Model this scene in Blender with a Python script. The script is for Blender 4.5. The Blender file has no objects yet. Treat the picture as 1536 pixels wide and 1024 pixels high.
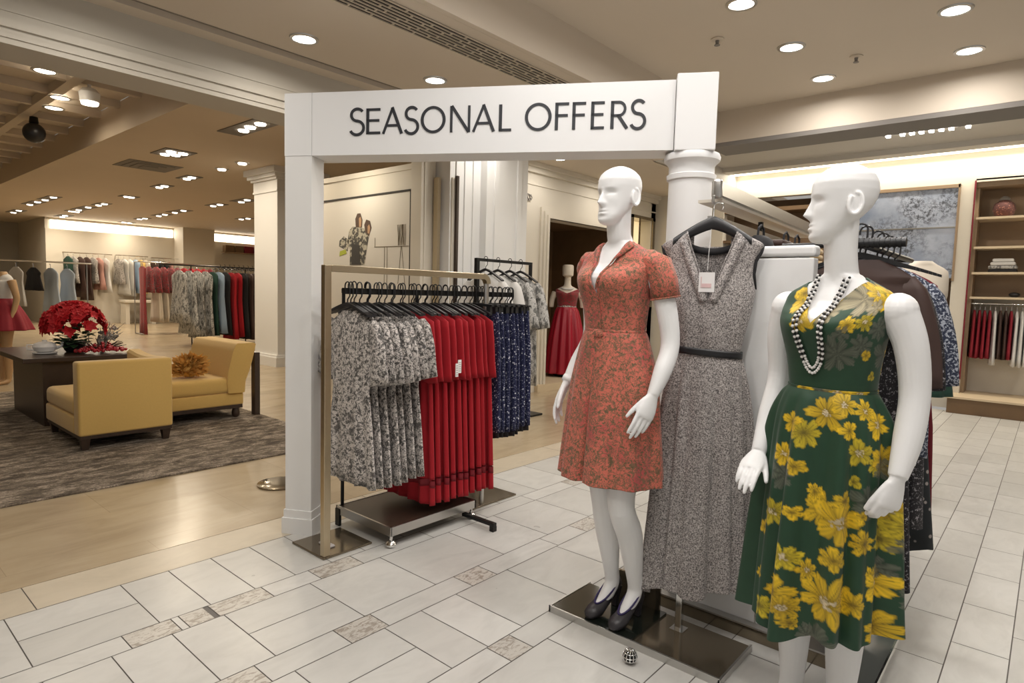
POWER_FRONT = 7.8; POWER_LOBBY = 6.0; POWER_STORE = 32; POWER_SHOP = 14; POWER_WASH = 70; WORLD = .36; EXPOSURE = 0.0
import bpy, bmesh, math, random
import numpy as np
from mathutils import Vector, Matrix
PI = math.pi
SC = bpy.context.scene
COL = SC.collection
rng = np.random.default_rng(7)

# ---------------------------------------------------------------- mesh helpers
class MB:
    """collects closed shapes; build() links them as one mesh object"""
    def __init__(s):
        s.v = []; s.f = []; s.m = []; s.n = 0; s.cur = 0
    def add(s, verts, faces):
        verts = np.asarray(verts, float)
        b = s.n
        s.v.append(verts); s.n += len(verts)
        for f in faces:
            s.f.append([b + i for i in f]); s.m.append(s.cur)
        return s
    def box(s, lo, hi, M=None):
        x0, y0, z0 = lo; x1, y1, z1 = hi
        v = np.array([(x0,y0,z0),(x1,y0,z0),(x1,y1,z0),(x0,y1,z0),(x0,y0,z1),(x1,y0,z1),(x1,y1,z1),(x0,y1,z1)], float)
        if M is not None:
            v = np.array([M @ Vector(p) for p in v])
        return s.add(v, [(0,3,2,1),(4,5,6,7),(0,1,5,4),(1,2,6,5),(2,3,7,6),(3,0,4,7)])
    def cbox(s, lo, hi, b=0.01, seg=3):
        """box with rounded edges"""
        bm = bmesh.new()
        bmesh.ops.create_cube(bm, size=1)
        for v in bm.verts:
            v.co = Vector([(lo[i]+hi[i])/2 + v.co[i]*(hi[i]-lo[i]) for i in range(3)])
        bmesh.ops.bevel(bm, geom=list(bm.edges), offset=b, segments=seg, affect='EDGES', profile=0.5)
        bm.verts.index_update()
        s.add([tuple(v.co) for v in bm.verts], [[v.index for v in f.verts] for f in bm.faces])
        bm.free(); return s
    def loft(s, rings, caps=True, closed=True):
        rings = [np.asarray(r, float) for r in rings]
        n = len(rings[0]); F = []
        for i in range(len(rings)-1):
            for j in range(n if closed else n-1):
                k = (j+1) % n
                F.append((i*n+j, i*n+k, (i+1)*n+k, (i+1)*n+j))
        if caps:
            F.append(tuple(range(n-1, -1, -1)))
            F.append(tuple((len(rings)-1)*n + j for j in range(n)))
        return s.add(np.concatenate(rings), F)
    def tube(s, pts, r, n=10, caps=True):
        pts = np.asarray(pts, float); k = len(pts)
        r = np.full(k, r) if np.isscalar(r) else np.asarray(r, float)
        T = np.gradient(pts, axis=0); T /= np.linalg.norm(T, axis=1)[:,None] + 1e-12
        u = np.cross(T[0], (0,0,1.) if abs(T[0][2]) < .9 else (1.,0,0)); u /= np.linalg.norm(u)
        rings = []; a = np.arange(n)*2*PI/n
        for i in range(k):
            u = u - T[i]*(u@T[i]); u /= np.linalg.norm(u); w = np.cross(T[i], u)
            rings.append(pts[i] + r[i]*(np.cos(a)[:,None]*u + np.sin(a)[:,None]*w))
        return s.loft(rings, caps)
    def lathe(s, prof, c=(0,0,0), n=32):
        a = np.arange(n)*2*PI/n
        rings = [np.stack([c[0]+r*np.cos(a), c[1]+r*np.sin(a), np.full(n, c[2]+z)], 1) for r, z in prof]
        return s.loft(rings, True)
    def ball(s, c, r, n=10, m=7):
        r = (r,r,r) if np.isscalar(r) else r
        rings = []
        a = np.arange(n)*2*PI/n
        for i in range(m+1):
            t = -PI/2 + PI*(i if 0 < i < m else (0.08 if i == 0 else m-0.08))/m
            rings.append(np.stack([c[0]+r[0]*math.cos(t)*np.cos(a), c[1]+r[1]*math.cos(t)*np.sin(a), np.full(n, c[2]+r[2]*math.sin(t))], 1))
        return s.loft(rings, True)
    def prism(s, poly, z0, z1):
        p = np.asarray(poly, float); n = len(p)
        return s.loft([np.c_[p, np.full(n, z0)], np.c_[p, np.full(n, z1)]], True)
    def mesh(s, name):
        me = bpy.data.meshes.new(name)
        me.from_pydata(np.concatenate(s.v).tolist(), [], s.f)
        me.update(); return me
    def build(s, name, mat, parent=None, smooth=False, loc=None, rotz=0.0, fixn=True):
        me = s.mesh(name)
        if fixn:
            bm = bmesh.new(); bm.from_mesh(me)
            bmesh.ops.recalc_face_normals(bm, faces=bm.faces); bm.to_mesh(me); bm.free()
        mats = mat if isinstance(mat, (list, tuple)) else [mat]
        for m in mats: me.materials.append(m)
        if len(mats) > 1: me.polygons.foreach_set('material_index', s.m)
        if smooth:
            me.polygons.foreach_set('use_smooth', [True]*len(me.polygons))
            if smooth != 'all':
                me.set_sharp_from_angle(angle=math.radians(40))
        return link(name, me, parent, loc, rotz)

def link(name, me, parent=None, loc=None, rotz=0.0):
    o = bpy.data.objects.new(name, me); COL.objects.link(o)
    if parent is not None: o.parent = parent
    if loc is not None: o.location = loc
    if rotz: o.rotation_euler = (0,0,rotz)
    return o
def tag(o, label=None, cat=None, group=None, kind=None):
    if label: o['label'] = label
    if cat: o['category'] = cat
    if group: o['group'] = group
    if kind: o['kind'] = kind
    return o
def thing(name, label, cat, loc=(0,0,0), rotz=0.0, group=None):
    return tag(link(name, None, None, loc, rotz), label, cat, group)
def struct(o):
    o['kind'] = 'structure'; return o
KIDS = {}
def kids(o): return [c for c in bpy.data.objects if c.parent == o]
def dup(root, label, loc, rotz=0.0, group=None, rot=None):
    r = root.copy(); COL.objects.link(r); r.location = loc; r.rotation_euler = rot if rot else (0,0,rotz)
    r['label'] = label
    if group: r['group'] = group
    ks = KIDS.setdefault(root.name, None)
    if ks is None:
        ks = KIDS[root.name] = [(c, kids(c)) for c in kids(root)]
    for ch, gs in ks:
        c = ch.copy(); COL.objects.link(c); c.parent = r
        for g in gs:
            d = g.copy(); COL.objects.link(d); d.parent = c
    return r
ORD = ['first','second','third','fourth','fifth','sixth','seventh','eighth','ninth','tenth','eleventh','twelfth','thirteenth','fourteenth','fifteenth','sixteenth','seventeenth','eighteenth','nineteenth','twentieth']

# ---------------------------------------------------------------- materials
def newmat(name):
    m = bpy.data.materials.new(name); m.use_nodes = True
    nt = m.node_tree; b = nt.nodes['Principled BSDF']
    return m, nt, b
def N(nt, t, **kw):
    n = nt.nodes.new(t)
    for k, v in kw.items():
        if k.startswith('i_'):
            n.inputs[k[2:].replace('_',' ')].default_value = v
        else: setattr(n, k, v)
    return n
def L(nt, a, b): nt.links.new(a, b)
def rgb(c): return (c[0], c[1], c[2], 1.0)
def mat(name, col, rough=0.5, metal=0.0, noise=0.0, nscale=8.0, bump=0.0, bscale=200.0, sheen=0.0, coat=0.0, spec=None):
    m, nt, b = newmat(name)
    b.inputs['Base Color'].default_value = rgb(col); b.inputs['Roughness'].default_value = rough
    b.inputs['Metallic'].default_value = metal
    if sheen: b.inputs['Sheen Weight'].default_value = sheen
    if coat: b.inputs['Coat Weight'].default_value = coat; b.inputs['Coat Roughness'].default_value = 0.1
    if spec is not None: b.inputs['Specular IOR Level'].default_value = spec
    tc = N(nt, 'ShaderNodeTexCoord')
    if noise:
        nz = N(nt, 'ShaderNodeTexNoise', i_Scale=nscale, i_Detail=5.0)
        mx = N(nt, 'ShaderNodeMix', data_type='RGBA')
        L(nt, tc.outputs['Object'], nz.inputs['Vector']); L(nt, nz.outputs['Fac'], mx.inputs[0])
        mx.inputs[6].default_value = rgb([c*(1-noise) for c in col]); mx.inputs[7].default_value = rgb([min(1,c*(1+noise)) for c in col])
        L(nt, mx.outputs[2], b.inputs['Base Color'])
    if bump:
        nb = N(nt, 'ShaderNodeTexNoise', i_Scale=bscale, i_Detail=2.0)
        bp = N(nt, 'ShaderNodeBump', i_Strength=bump, i_Distance=0.002)
        L(nt, tc.outputs['Object'], nb.inputs['Vector']); L(nt, nb.outputs['Fac'], bp.inputs['Height']); L(nt, bp.outputs['Normal'], b.inputs['Normal'])
    return m
def emit(name, col, s):
    m, nt, b = newmat(name)
    b.inputs['Base Color'].default_value = (0.8,0.8,0.8,1)
    b.inputs['Emission Color'].default_value = rgb(col); b.inputs['Emission Strength'].default_value = s
    return m
def coords(nt, scale=(1,1,1), rand=True):
    tc = N(nt, 'ShaderNodeTexCoord'); out = tc.outputs['Object']
    if rand:
        oi = N(nt, 'ShaderNodeObjectInfo'); ad = N(nt, 'ShaderNodeVectorMath', operation='ADD')
        mu = N(nt, 'ShaderNodeMath', operation='MULTIPLY'); mu.inputs[1].default_value = 37.0
        L(nt, oi.outputs['Random'], mu.inputs[0]); L(nt, out, ad.inputs[0]); L(nt, mu.outputs[0], ad.inputs[1]); out = ad.outputs[0]
    mp = N(nt, 'ShaderNodeMapping'); mp.inputs['Scale'].default_value = scale
    L(nt, out, mp.inputs['Vector']); return mp.outputs[0]
def ramp(nt, fac, stops, interp='LINEAR'):
    r = N(nt, 'ShaderNodeValToRGB'); cr = r.color_ramp; cr.interpolation = interp
    while len(cr.elements) < len(stops): cr.elements.new(0.5)
    for e, (p, c) in zip(cr.elements, stops):
        e.position = p; e.color = rgb(c) if not np.isscalar(c) else (c,c,c,1)
    L(nt, fac, r.inputs['Fac']); return r.outputs['Color']
def mix(nt, fac, a, b):
    mx = N(nt, 'ShaderNodeMix', data_type='RGBA')
    if np.isscalar(fac): mx.inputs[0].default_value = fac
    else: L(nt, fac, mx.inputs[0])
    for i, q in ((6,a),(7,b)):
        if isinstance(q, (tuple, list)): mx.inputs[i].default_value = rgb(q)
        else: L(nt, q, mx.inputs[i])
    return mx.outputs[2]
def noise(nt, co, scale, detail=4.0, rough=0.5, dist=0.0):
    n = N(nt, 'ShaderNodeTexNoise', i_Scale=scale, i_Detail=detail, i_Roughness=rough, i_Distortion=dist)
    L(nt, co, n.inputs['Vector']); return n.outputs['Fac']
def voro(nt, co, scale, feature='F1', out='Distance', rnd=1.0):
    n = N(nt, 'ShaderNodeTexVoronoi', feature=feature); n.inputs['Scale'].default_value = scale
    if 'Randomness' in n.inputs: n.inputs['Randomness'].default_value = rnd
    L(nt, co, n.inputs['Vector']); return n.outputs[out]
def print_mat(name, base, layers, rough=0.75, scale=(1,1,1), sheen=0.2):
    """layers: (kind, scale, threshold, softness, colour) painted over base"""
    m, nt, b = newmat(name); co = coords(nt, scale)
    col = base
    for kind, s, th, so, c in layers:
        if kind == 'noise': f = noise(nt, co, s, 6.0, 0.62)
        elif kind == 'vine': f = noise(nt, co, s, 3.0, 0.7, 1.5)
        elif kind == 'dots': f = voro(nt, co, s)
        elif kind == 'lines': f = voro(nt, co, s, 'DISTANCE_TO_EDGE')
        elif kind == 'ridge':
            nn = noise(nt, co, s, 3.0, 0.6, 0.6)
            sb = N(nt, 'ShaderNodeMath', operation='SUBTRACT'); sb.inputs[1].default_value = 0.5; L(nt, nn, sb.inputs[0])
            ab = N(nt, 'ShaderNodeMath', operation='ABSOLUTE'); L(nt, sb.outputs[0], ab.inputs[0]); f = ab.outputs[0]
        if kind in ('dots', 'lines', 'ridge'): fac = ramp(nt, f, [(max(0,th-so),1.0),(th+so,0.0)])
        else: fac = ramp(nt, f, [(th-so,0.0),(th+so,1.0)])
        col = mix(nt, fac, col, c)
    if isinstance(col, tuple): b.inputs['Base Color'].default_value = rgb(col)
    else: L(nt, col, b.inputs['Base Color'])
    b.inputs['Roughness'].default_value = rough; b.inputs['Sheen Weight'].default_value = sheen
    return m

M = {}
M['white'] = mat('white_paint', (.80,.80,.80), .45)
M['pillar'] = mat('pillar_paint', (.80,.795,.78), .5)
M['cream'] = mat('cream_wall_paint', (.66,.61,.52), .6, noise=.03, nscale=2)
M['ceil'] = mat('ceiling_paint', (.62,.54,.44), .75, noise=.03, nscale=1.5)
M['ceil2'] = mat('store_ceiling_paint', (.62,.52,.40), .75, noise=.03, nscale=1.5)
M['ceil3'] = mat('side_ceiling_paint', (.55,.52,.47), .75)
M['dark'] = mat('dark_gap', (.035,.03,.025), .8)
M['fittingshade'] = mat('fitting_and_beam_shade_grey', (.22,.20,.18), .8)  # grey of small fittings; on the beam, underside shade put into colour
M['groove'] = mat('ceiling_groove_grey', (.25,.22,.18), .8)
M['mann'] = mat('mannequin_white', (.86,.86,.86), .32, spec=.4)
M['mannskin'] = mat('mannequin_tan', (.52,.33,.17), .45)
M['mannivory'] = mat('mannequin_ivory', (.74,.66,.55), .45)
M['gold'] = mat('champagne_metal', (.56,.47,.33), .28, 1.0, noise=.04, nscale=30)
M['chrome'] = mat('chrome', (.75,.75,.74), .12, 1.0)
M['steel'] = mat('brushed_steel', (.55,.54,.52), .3, 1.0)
M['bronze'] = mat('bronze_plate', (.24,.20,.145), .14, 0.8)
M['blackglass'] = mat('black_glass', (.010,.013,.010), .05, 0.0, coat=1.0)
M['black'] = mat('black_plastic', (.014,.014,.016), .38)
M['blackmetal'] = mat('black_metal', (.02,.02,.02), .35, .6)
M['ink'] = mat('sign_lettering', (.022,.024,.03), .45)
M['darkwood'] = mat('espresso_wood', (.040,.024,.016), .35, noise=.25, nscale=12)
M['brownwood'] = mat('brown_wood', (.16,.095,.045), .5, noise=.25, nscale=5)
M['shelfwood'] = mat('shelf_wood', (.30,.21,.13), .5, noise=.18, nscale=4)
M['shelfedge'] = mat('shelf_edge_wood', (.62,.50,.34), .5, noise=.08, nscale=6)
M['yellow'] = mat('mustard_upholstery', (.62,.40,.115), .8, noise=.05, nscale=60, bump=.25, bscale=500, sheen=.3)
M['feather'] = mat('golden_feather', (.78,.46,.12), .85, noise=.3, nscale=20)
M['red'] = mat('red_crepe', (.36,.002,.010), .8, noise=.12, nscale=4, sheen=.05)
M['redsheer'] = mat('dark_red_band', (.20,.004,.012), .6)
M['redsatin'] = mat('red_satin', (.36,.008,.025), .38, noise=.1, nscale=3)
M['maroon'] = mat('maroon_cloth', (.17,.008,.018), .75)
M['whitecloth'] = mat('white_cloth', (.66,.65,.63), .8, noise=.05, nscale=10)
M['creamcloth'] = mat('cream_cloth', (.60,.53,.43), .8)
M['bluecloth'] = mat('pale_blue_cloth', (.30,.40,.53), .8)
M['lightblue'] = mat('ice_blue_cloth', (.52,.60,.70), .75)
M['browncloth'] = mat('dark_brown_cloth', (.055,.028,.022), .6)
M['blackcloth'] = mat('black_cloth', (.016,.015,.017), .8)
M['darkgreen'] = mat('bottle_green_cloth', (.012,.05,.035), .8)
M['pinkcloth'] = mat('dusty_pink_cloth', (.48,.26,.22), .8)
M['paper'] = mat('white_card', (.82,.81,.80), .6)
M['greycard'] = mat('printed_grey', (.50,.47,.46), .6)
M['pinkcard'] = mat('printed_pink', (.70,.50,.50), .6)
M['leaf'] = mat('poinsettia_leaf', (.015,.05,.015), .6)
M['redpetal'] = mat('poinsettia_red', (.55,.008,.018), .6, noise=.2, nscale=15)
M['berry'] = mat('red_berries', (.42,.02,.03), .4)
M['shoe'] = mat('charcoal_shoe', (.035,.032,.036), .4)
M['shoelining'] = mat('violet_lining', (.03,.02,.10), .5)
M['pearl'] = mat('pearl_bead', (.82,.80,.78), .2)
M['blackbead'] = mat('black_bead', (.012,.012,.014), .25)
M['lamp'] = emit('lamp_disc', (1,.94,.84), 14)
M['lampsmall'] = emit('small_lamp_disc', (1,.90,.74), 9)
M['cove'] = emit('cove_light_strip', (1,.90,.74), 6.0)
M['cove2'] = emit('warm_cove_strip', (1,.88,.66), 4.5)
M['p_foliage'] = print_mat('black_foliage_print', (.64,.59,.55), [('noise',17,.60,.03,(.15,.135,.125)),('ridge',30,.020,.012,(.055,.05,.05)),('noise',55,.545,.03,(.065,.06,.055)),('noise',150,.58,.04,(.08,.075,.07))])
M['p_silver'] = print_mat('silver_sequin_print', (.50,.49,.47), [('noise',22,.53,.04,(.12,.12,.115)),('noise',90,.58,.04,(.05,.05,.05))], rough=.5, scale=(1,1,.45))
M['p_dots'] = print_mat('white_dot_print', (.010,.014,.060), [('dots',48,.22,.05,(.66,.67,.74)),('dots',95,.22,.05,(.34,.36,.50))], sheen=.05)
M['p_tweed'] = print_mat('grey_tweed', (.42,.385,.365), [('noise',230,.50,.05,(.095,.084,.084)),('noise',170,.58,.05,(.58,.54,.52))])
M['p_orange'] = print_mat('orange_vine_print', (.62,.155,.105), [('noise',7,.58,.08,(.50,.075,.075)),('noise',42,.60,.02,(.12,.09,.04)),('ridge',30,.022,.012,(.20,.11,.06)),('ridge',52,.020,.012,(.18,.11,.06)),('noise',95,.585,.025,(.13,.095,.045))], sheen=.15)
M['p_darkfloral'] = print_mat('dark_floral_print', (.012,.011,.015), [('noise',62,.605,.03,(.40,.38,.40)),('noise',130,.62,.03,(.30,.28,.30))], sheen=.05)
M['p_blossom'] = print_mat('sparse_blossom_print', (.010,.014,.017), [('dots',30,.24,.05,(.36,.32,.30))], sheen=.05)
M['p_navymix'] = print_mat('navy_and_white_print', (.020,.028,.06), [('noise',110,.53,.03,(.45,.48,.55))], sheen=.05)
M['p_redmix'] = print_mat('red_mixed_print', (.30,.02,.03), [('noise',30,.55,.03,(.05,.03,.03)),('noise',60,.62,.03,(.55,.5,.48))])
M['p_lace'] = print_mat('red_lace', (.28,.02,.03), [('noise',60,.55,.03,(.09,.05,.03))])
# ================================================================= THE SETTING
# ---- floor: pale stone tiles, one mesh, joints as real gaps over a grout bed
def tile_mat(name, lo, hi, pattern=None):
    m, nt, b = newmat(name)
    g = N(nt, 'ShaderNodeNewGeometry'); co = coords(nt, (1,1,1), False)
    base = mix(nt, g.outputs['Random Per Island'], lo, hi)
    # per tile shifted veins
    vm = N(nt, 'ShaderNodeVectorMath', operation='ADD'); mu = N(nt, 'ShaderNodeMath', operation='MULTIPLY'); mu.inputs[1].default_value = 50
    L(nt, g.outputs['Random Per Island'], mu.inputs[0]); L(nt, co, vm.inputs[0]); L(nt, mu.outputs[0], vm.inputs[1])
    mp = N(nt, 'ShaderNodeMapping'); mp.inputs['Scale'].default_value = (1.0, 2.2, 1); L(nt, vm.outputs[0], mp.inputs['Vector'])
    c = mix(nt, ramp(nt, noise(nt, mp.outputs[0], 4.0, 8.0, .65, 1.2), [(.42,0.0),(.75,.35)]), base, [x*.72 for x in lo])
    if pattern:
        c = mix(nt, ramp(nt, noise(nt, mp.outputs[0], 16, 8, .7, 1.6), [(.50,0.0),(.56,.8)]), c, pattern)
    L(nt, c, b.inputs['Base Color'])
    rr = N(nt, 'ShaderNodeMapRange'); rr.inputs['To Min'].default_value = .22; rr.inputs['To Max'].default_value = .42
    L(nt, noise(nt, co, 3, 3), rr.inputs['Value']); L(nt, rr.outputs[0], b.inputs['Roughness'])
    b.inputs['Specular IOR Level'].default_value = .45
    return m
M['tile'] = tile_mat('pale_stone_tile', (.52,.51,.48), (.60,.59,.56))
M['tilevein'] = tile_mat('veined_stone_tile', (.50,.475,.43), (.58,.55,.50), (.27,.23,.19))
M['tileborder'] = tile_mat('border_stone_tile', (.50,.43,.33), (.56,.49,.38))
M['grout'] = mat('grout', (.17,.155,.14), .9)
tm = MB()
def tile(x0, x1, y0, y1, k):
    g = .0022
    tm.cur = k
    tm.add([(x0+g,y0+g,0),(x1-g,y0+g,0),(x1-g,y1-g,0),(x0+g,y1-g,0)], [(0,1,2,3)])
R_ = random.Random(4)
def row(y0, y1, joints, kinds=None, split=()):
    for i in range(len(joints)-1):
        k = kinds[i] if kinds else 0
        if i in split:
            ym = (y0+y1)/2; tile(joints[i], joints[i+1], y0, ym, k); tile(joints[i], joints[i+1], ym, y1, k)
        else: tile(joints[i], joints[i+1], y0, y1, k)
def fill(a, b, step, jit=.0):
    o = [a]
    while o[-1] + step*1.4 < b: o.append(o[-1] + step + R_.uniform(-jit, jit))
    return o + [b]
XL = -3.0
row(3.14, 3.42, [XL,-1.2,-.35,.62,2.45,3.4,4.4,5.4,6.4,7.4,8.4,9.9], [2]*11)
row(2.67, 3.14, fill(XL,.51,.4)+[.93,1.135,1.335,1.535,1.735,1.937]+fill(2.2,9.9,.40), split=(len(fill(XL,.51,.4))-1,))
row(2.115, 2.545, fill(XL,.51,.42)+[.72,.93,1.135,1.535,1.937,2.42]+fill(2.8,9.9,.42), split=(len(fill(XL,.51,.42))+2,))
row(1.58, 1.98, fill(XL,.93,.4)+[1.135,1.535,1.73,1.937,2.29]+fill(2.7,9.9,.42), split=(len(fill(XL,.93,.4)),))
row(1.02, 1.45, fill(XL,1.33,.42)+[1.535,1.937,2.29]+fill(2.7,9.9,.42))
def narrow(y0, y1, spec, lo=XL, hi=9.9):
    """spec: [(x0,x1) veined]"""
    x = lo
    pts = fill(lo, spec[0][0], .43, .05)
    for i in range(len(pts)-1): tile(pts[i], pts[i+1], y0, y1, 1 if R_.random()<.22 else 0)
    x = spec[0][0]
    for a, b in spec:
        if a > x + .02:
            pts = fill(x, a, .5)
            for i in range(len(pts)-1): tile(pts[i], pts[i+1], y0, y1, 0)
        tile(a, b, y0, y1, 1); x = b
    pts = fill(x, hi, .43, .05)
    for i in range(len(pts)-1): tile(pts[i], pts[i+1], y0, y1, 1 if R_.random()<.2 else 0)
narrow(2.545, 2.67, [(.79,.97),(1.0,1.10),(1.12,1.36),(1.60,1.84)])
narrow(1.98, 2.115, [(.90,1.05),(1.38,1.56),(2.05,2.22),(3.0,3.2)])
narrow(1.45, 1.58, [(1.16,1.32),(1.72,1.85),(2.55,2.75)])
narrow(.90, 1.02, [(1.30,1.45),(1.80,1.95)])
y = .90; i = 0
while y > -3.2:                                    # aisle beyond the displays: narrower rows
    y0 = y - (.19 if i else (.90-.61)); a = XL + .225*(i % 2)
    row(y0, y, [XL]+fill(a+.45, 9.9, .45)); y = y0; i += 1
tm.cur = 3
tm.add([(XL,-3.2,-.003),(9.9,-3.2,-.003),(9.9,3.42,-.003),(XL,3.42,-.003)], [(0,1,2,3)])
tm.box((XL,-3.2,-.1),(9.9,3.42,-.004))
struct(tm.build('floor', [M['tile'],M['tilevein'],M['tileborder'],M['grout']], fixn=False))

def stone_floor():
    m, nt, b = newmat('warm_stone_floor'); co = coords(nt, (1,1,1), False)
    mp = N(nt, 'ShaderNodeMapping'); mp.inputs['Scale'].default_value = (.7,1.8,1); L(nt, co, mp.inputs['Vector'])
    c = ramp(nt, noise(nt, mp.outputs[0], 2.2, 8, .62, .6), [(.25,(.34,.26,.165)),(.5,(.44,.35,.23)),(.75,(.51,.42,.29))])
    br = N(nt, 'ShaderNodeTexBrick'); br.inputs['Scale'].default_value = 1; br.inputs['Mortar Size'].default_value = .0018
    br.inputs['Brick Width'].default_value = 1.2; br.inputs['Row Height'].default_value = .6; br.offset = .5
    br.inputs['Color1'].default_value = (1,1,1,1); br.inputs['Color2'].default_value = (.9,.9,.9,1); br.inputs['Mortar'].default_value = (.72,.70,.68,1)
    L(nt, co, br.inputs['Vector'])
    mm = N(nt, 'ShaderNodeMix', data_type='RGBA', blend_type='MULTIPLY'); mm.inputs[0].default_value = .8
    L(nt, c, mm.inputs[6]); L(nt, br.outputs['Color'], mm.inputs[7]); L(nt, mm.outputs[2], b.inputs['Base Color'])
    b.inputs['Roughness'].default_value = .24
    return m
M['stone'] = stone_floor()
struct(MB().box((-6,3.4225,-.1),(16,28.2,0)).build('floor', M['stone']))

# ---- ceilings
def rug_mat():
    m, nt, b = newmat('mottled_rug'); co = coords(nt, (1,1,1), False)
    mp = N(nt, 'ShaderNodeMapping'); mp.inputs['Scale'].default_value = (1,2.6,1); L(nt, co, mp.inputs['Vector'])
    a = noise(nt, mp.outputs[0], 4.5, 9, .80, .5)
    c = ramp(nt, a, [(.40,(.055,.040,.028)),(.49,(.16,.125,.09)),(.57,(.40,.33,.26))])
    c = mix(nt, ramp(nt, noise(nt, co, 110, 3, .6), [(.42,.0),(.62,.6)]), c, (.05,.04,.03))
    L(nt, c, b.inputs['Base Color']); b.inputs['Roughness'].default_value = .95
    bp = N(nt, 'ShaderNodeBump', i_Strength=.5, i_Distance=.004); L(nt, noise(nt, co, 160, 2), bp.inputs['Height']); L(nt, bp.outputs[0], b.inputs['Normal'])
    return m
# raised tray over the display area
c = MB(); c.box((-3,-3.2,3.2),(6.1,2.7,3.3)); c.box((-3,2.62,2.901),(6.02,2.66,3.2)); c.box((6.02,-3.2,2.901),(6.10,2.66,3.2))
struct(c.build('ceiling', M['ceil']))
c = MB(); c.box((-3,2.66,2.9),(4.3,3.86,3.0)); c.box((4.3,2.66,2.9),(6.4,4.1,3.0)); c.box((-3,3.97,2.9),(4.3,4.1,3.0))
struct(c.build('ceiling', M['ceil']))
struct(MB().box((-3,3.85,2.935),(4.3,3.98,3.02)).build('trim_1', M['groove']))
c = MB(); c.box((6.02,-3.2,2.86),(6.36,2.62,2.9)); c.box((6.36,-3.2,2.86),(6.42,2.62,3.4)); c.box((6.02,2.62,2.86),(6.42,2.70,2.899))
struct(c.build('trim_2', M['fittingshade']))  # beam darker than the ceiling: underside shade put into its grey
c = MB(); c.box((6.42,-3.2,3.4),(10.6,2.7,3.5)); c.box((9.55,-3.2,3.33),(9.80,4.1,3.4)); c.box((6.42,2.7,3.4),(10.6,4.1,3.5))
c.box((6.42,2.66,2.95),(6.5,4.1,3.4))
struct(c.build('ceiling', M['ceil3']))
struct(MB().box((4.3,4.1,3.15),(10.6,5.6,3.25)).build('ceiling', M['ceil']))
struct(MB().box((6.4,4.06,3.15),(10.6,4.12,3.5)).build('trim_3', M['ceil3']))
# bulkhead with mouldings toward the far store
c = MB(); c.box((-6,4.1,2.57),(3.7,4.42,3.9)); c.box((-6,4.092,2.60),(3.7,4.1,2.62)); c.box((-6,4.085,2.65),(3.7,4.1,2.69)); c.box((-6,4.094,2.73),(3.7,4.1,2.742)); c.box((3.7,4.1,2.9),(4.3,4.42,3.399))
struct(c.build('wall_bulkhead', mat('bulkhead_paint', (.52,.48,.41), .6)))
# store ceiling: flat part, drop face, coffered part
c = MB(); c.box((3.06,4.42,3.4),(16,28.2,3.5)); c.box((3.0,4.42,3.399),(3.06,28.2,3.815))
struct(c.build('ceiling', M['ceil2']))
c = MB(); c.box((-6,4.42,3.82),(3.0,28.2,3.92))
for k in range(8): c.box((2.2-k*1.15,4.42,3.70),(2.32-k*1.15,28,3.82))
for k in range(28): c.box((-6,4.9+k*.8,3.72),(3.0,4.99+k*.8,3.82))
struct(c.build('ceiling', M['ceil']))
# ---- far store walls
BY = 24.4
c = MB(); c.box((5.35,BY,0),(16,BY+.2,3.04)); c.box((5.35,BY,3.33),(16,BY+.2,3.399)); c.box((5.35,BY+.06,3.04),(16,BY+.2,3.33)); c.box((5.35,BY+.2,0),(5.6,28,3.399))
struct(c.build('wall_back', M['cream']))
struct(MB().box((-6,28,0),(5.6,28.2,3.9)).build('wall_far', mat('grey_far_wall', (.36,.33,.28), .7)))
struct(MB().box((15.8,5.6,0),(16,BY,3.4)).build('wall_store_side', M['cream']))
struct(MB().box((-6,4.42,0),(-5.9,28,3.9)).build('wall_left', M['cream']))
struct(MB().box((9.2,BY-.8,0),(10.3,BY,3.4)).build('wall_pier', M['cream']))
for i,(a,b) in enumerate(((5.5,9.15),(10.35,15.8))):
    tag(MB().box((a,BY,3.06),(b,BY+.055,3.32)).build('cove_light', M['cove']), ['long glowing cove light over the far wall racks','glowing cove light to the far side of the white pier'][i], 'light')
# ---- white store column with stepped capital
def sqring(cx, cy, h, z): return [(cx-h,cy-h,z),(cx+h,cy-h,z),(cx+h,cy+h,z),(cx-h,cy+h,z)]
c = MB()
for h, z0, z1 in ((.52,0,.16),(.49,.16,.20),(.45,.20,3.0),(.47,3.0,3.03),(.46,3.03,3.2),(.50,3.2,3.24),(.55,3.24,3.30),(.60,3.30,3.4)):
    c.box((5.86-h*.88,10.5-h*.9,z0),(5.86+h*.88,10.5+h*.9,z1))
struct(c.build('wall_column', M['pillar']))
# ---- lobby wall with the dark doorway
c = MB()
c.box((5.6,5.5,0),(7.0,5.7,3.4)); c.box((7.0,5.5,2.44),(9.0,5.7,3.4)); c.box((9.0,5.5,0),(9.35,5.7,3.4)); c.box((9.35,5.5,0),(10.15,5.7,1.2)); c.box((9.35,5.5,2.72),(10.15,5.7,3.4)); c.box((10.0,5.5,0),(10.6,5.7,3.4))
for z0, z1, d in ((3.09,3.15,.10),(3.02,3.09,.05),(2.86,2.88,.012)): c.box((5.6,5.5-d,z0),(10.15,5.5,z1))
c.box((5.9,5.485,.5),(6.75,5.5,2.3)); c.box((5.6,5.46,0),(6.9,5.5,.16))
struct(c.build('wall_lobby', M['cream']))
c = MB()
for k,(w,d) in enumerate(((.14,.03),(.09,.055),(.04,.075))):
    c.box((7.0-w,5.5-d,.1),(7.0,5.5,2.44)); c.box((9.0,5.5-d,.1),(9.0+w,5.5,2.44)); c.box((7.0-w,5.5-d,2.44),(9.0+w,5.5,2.44+w))
struct(c.build('trim_4', M['shelfedge'] if False else M['cream']))
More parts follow.
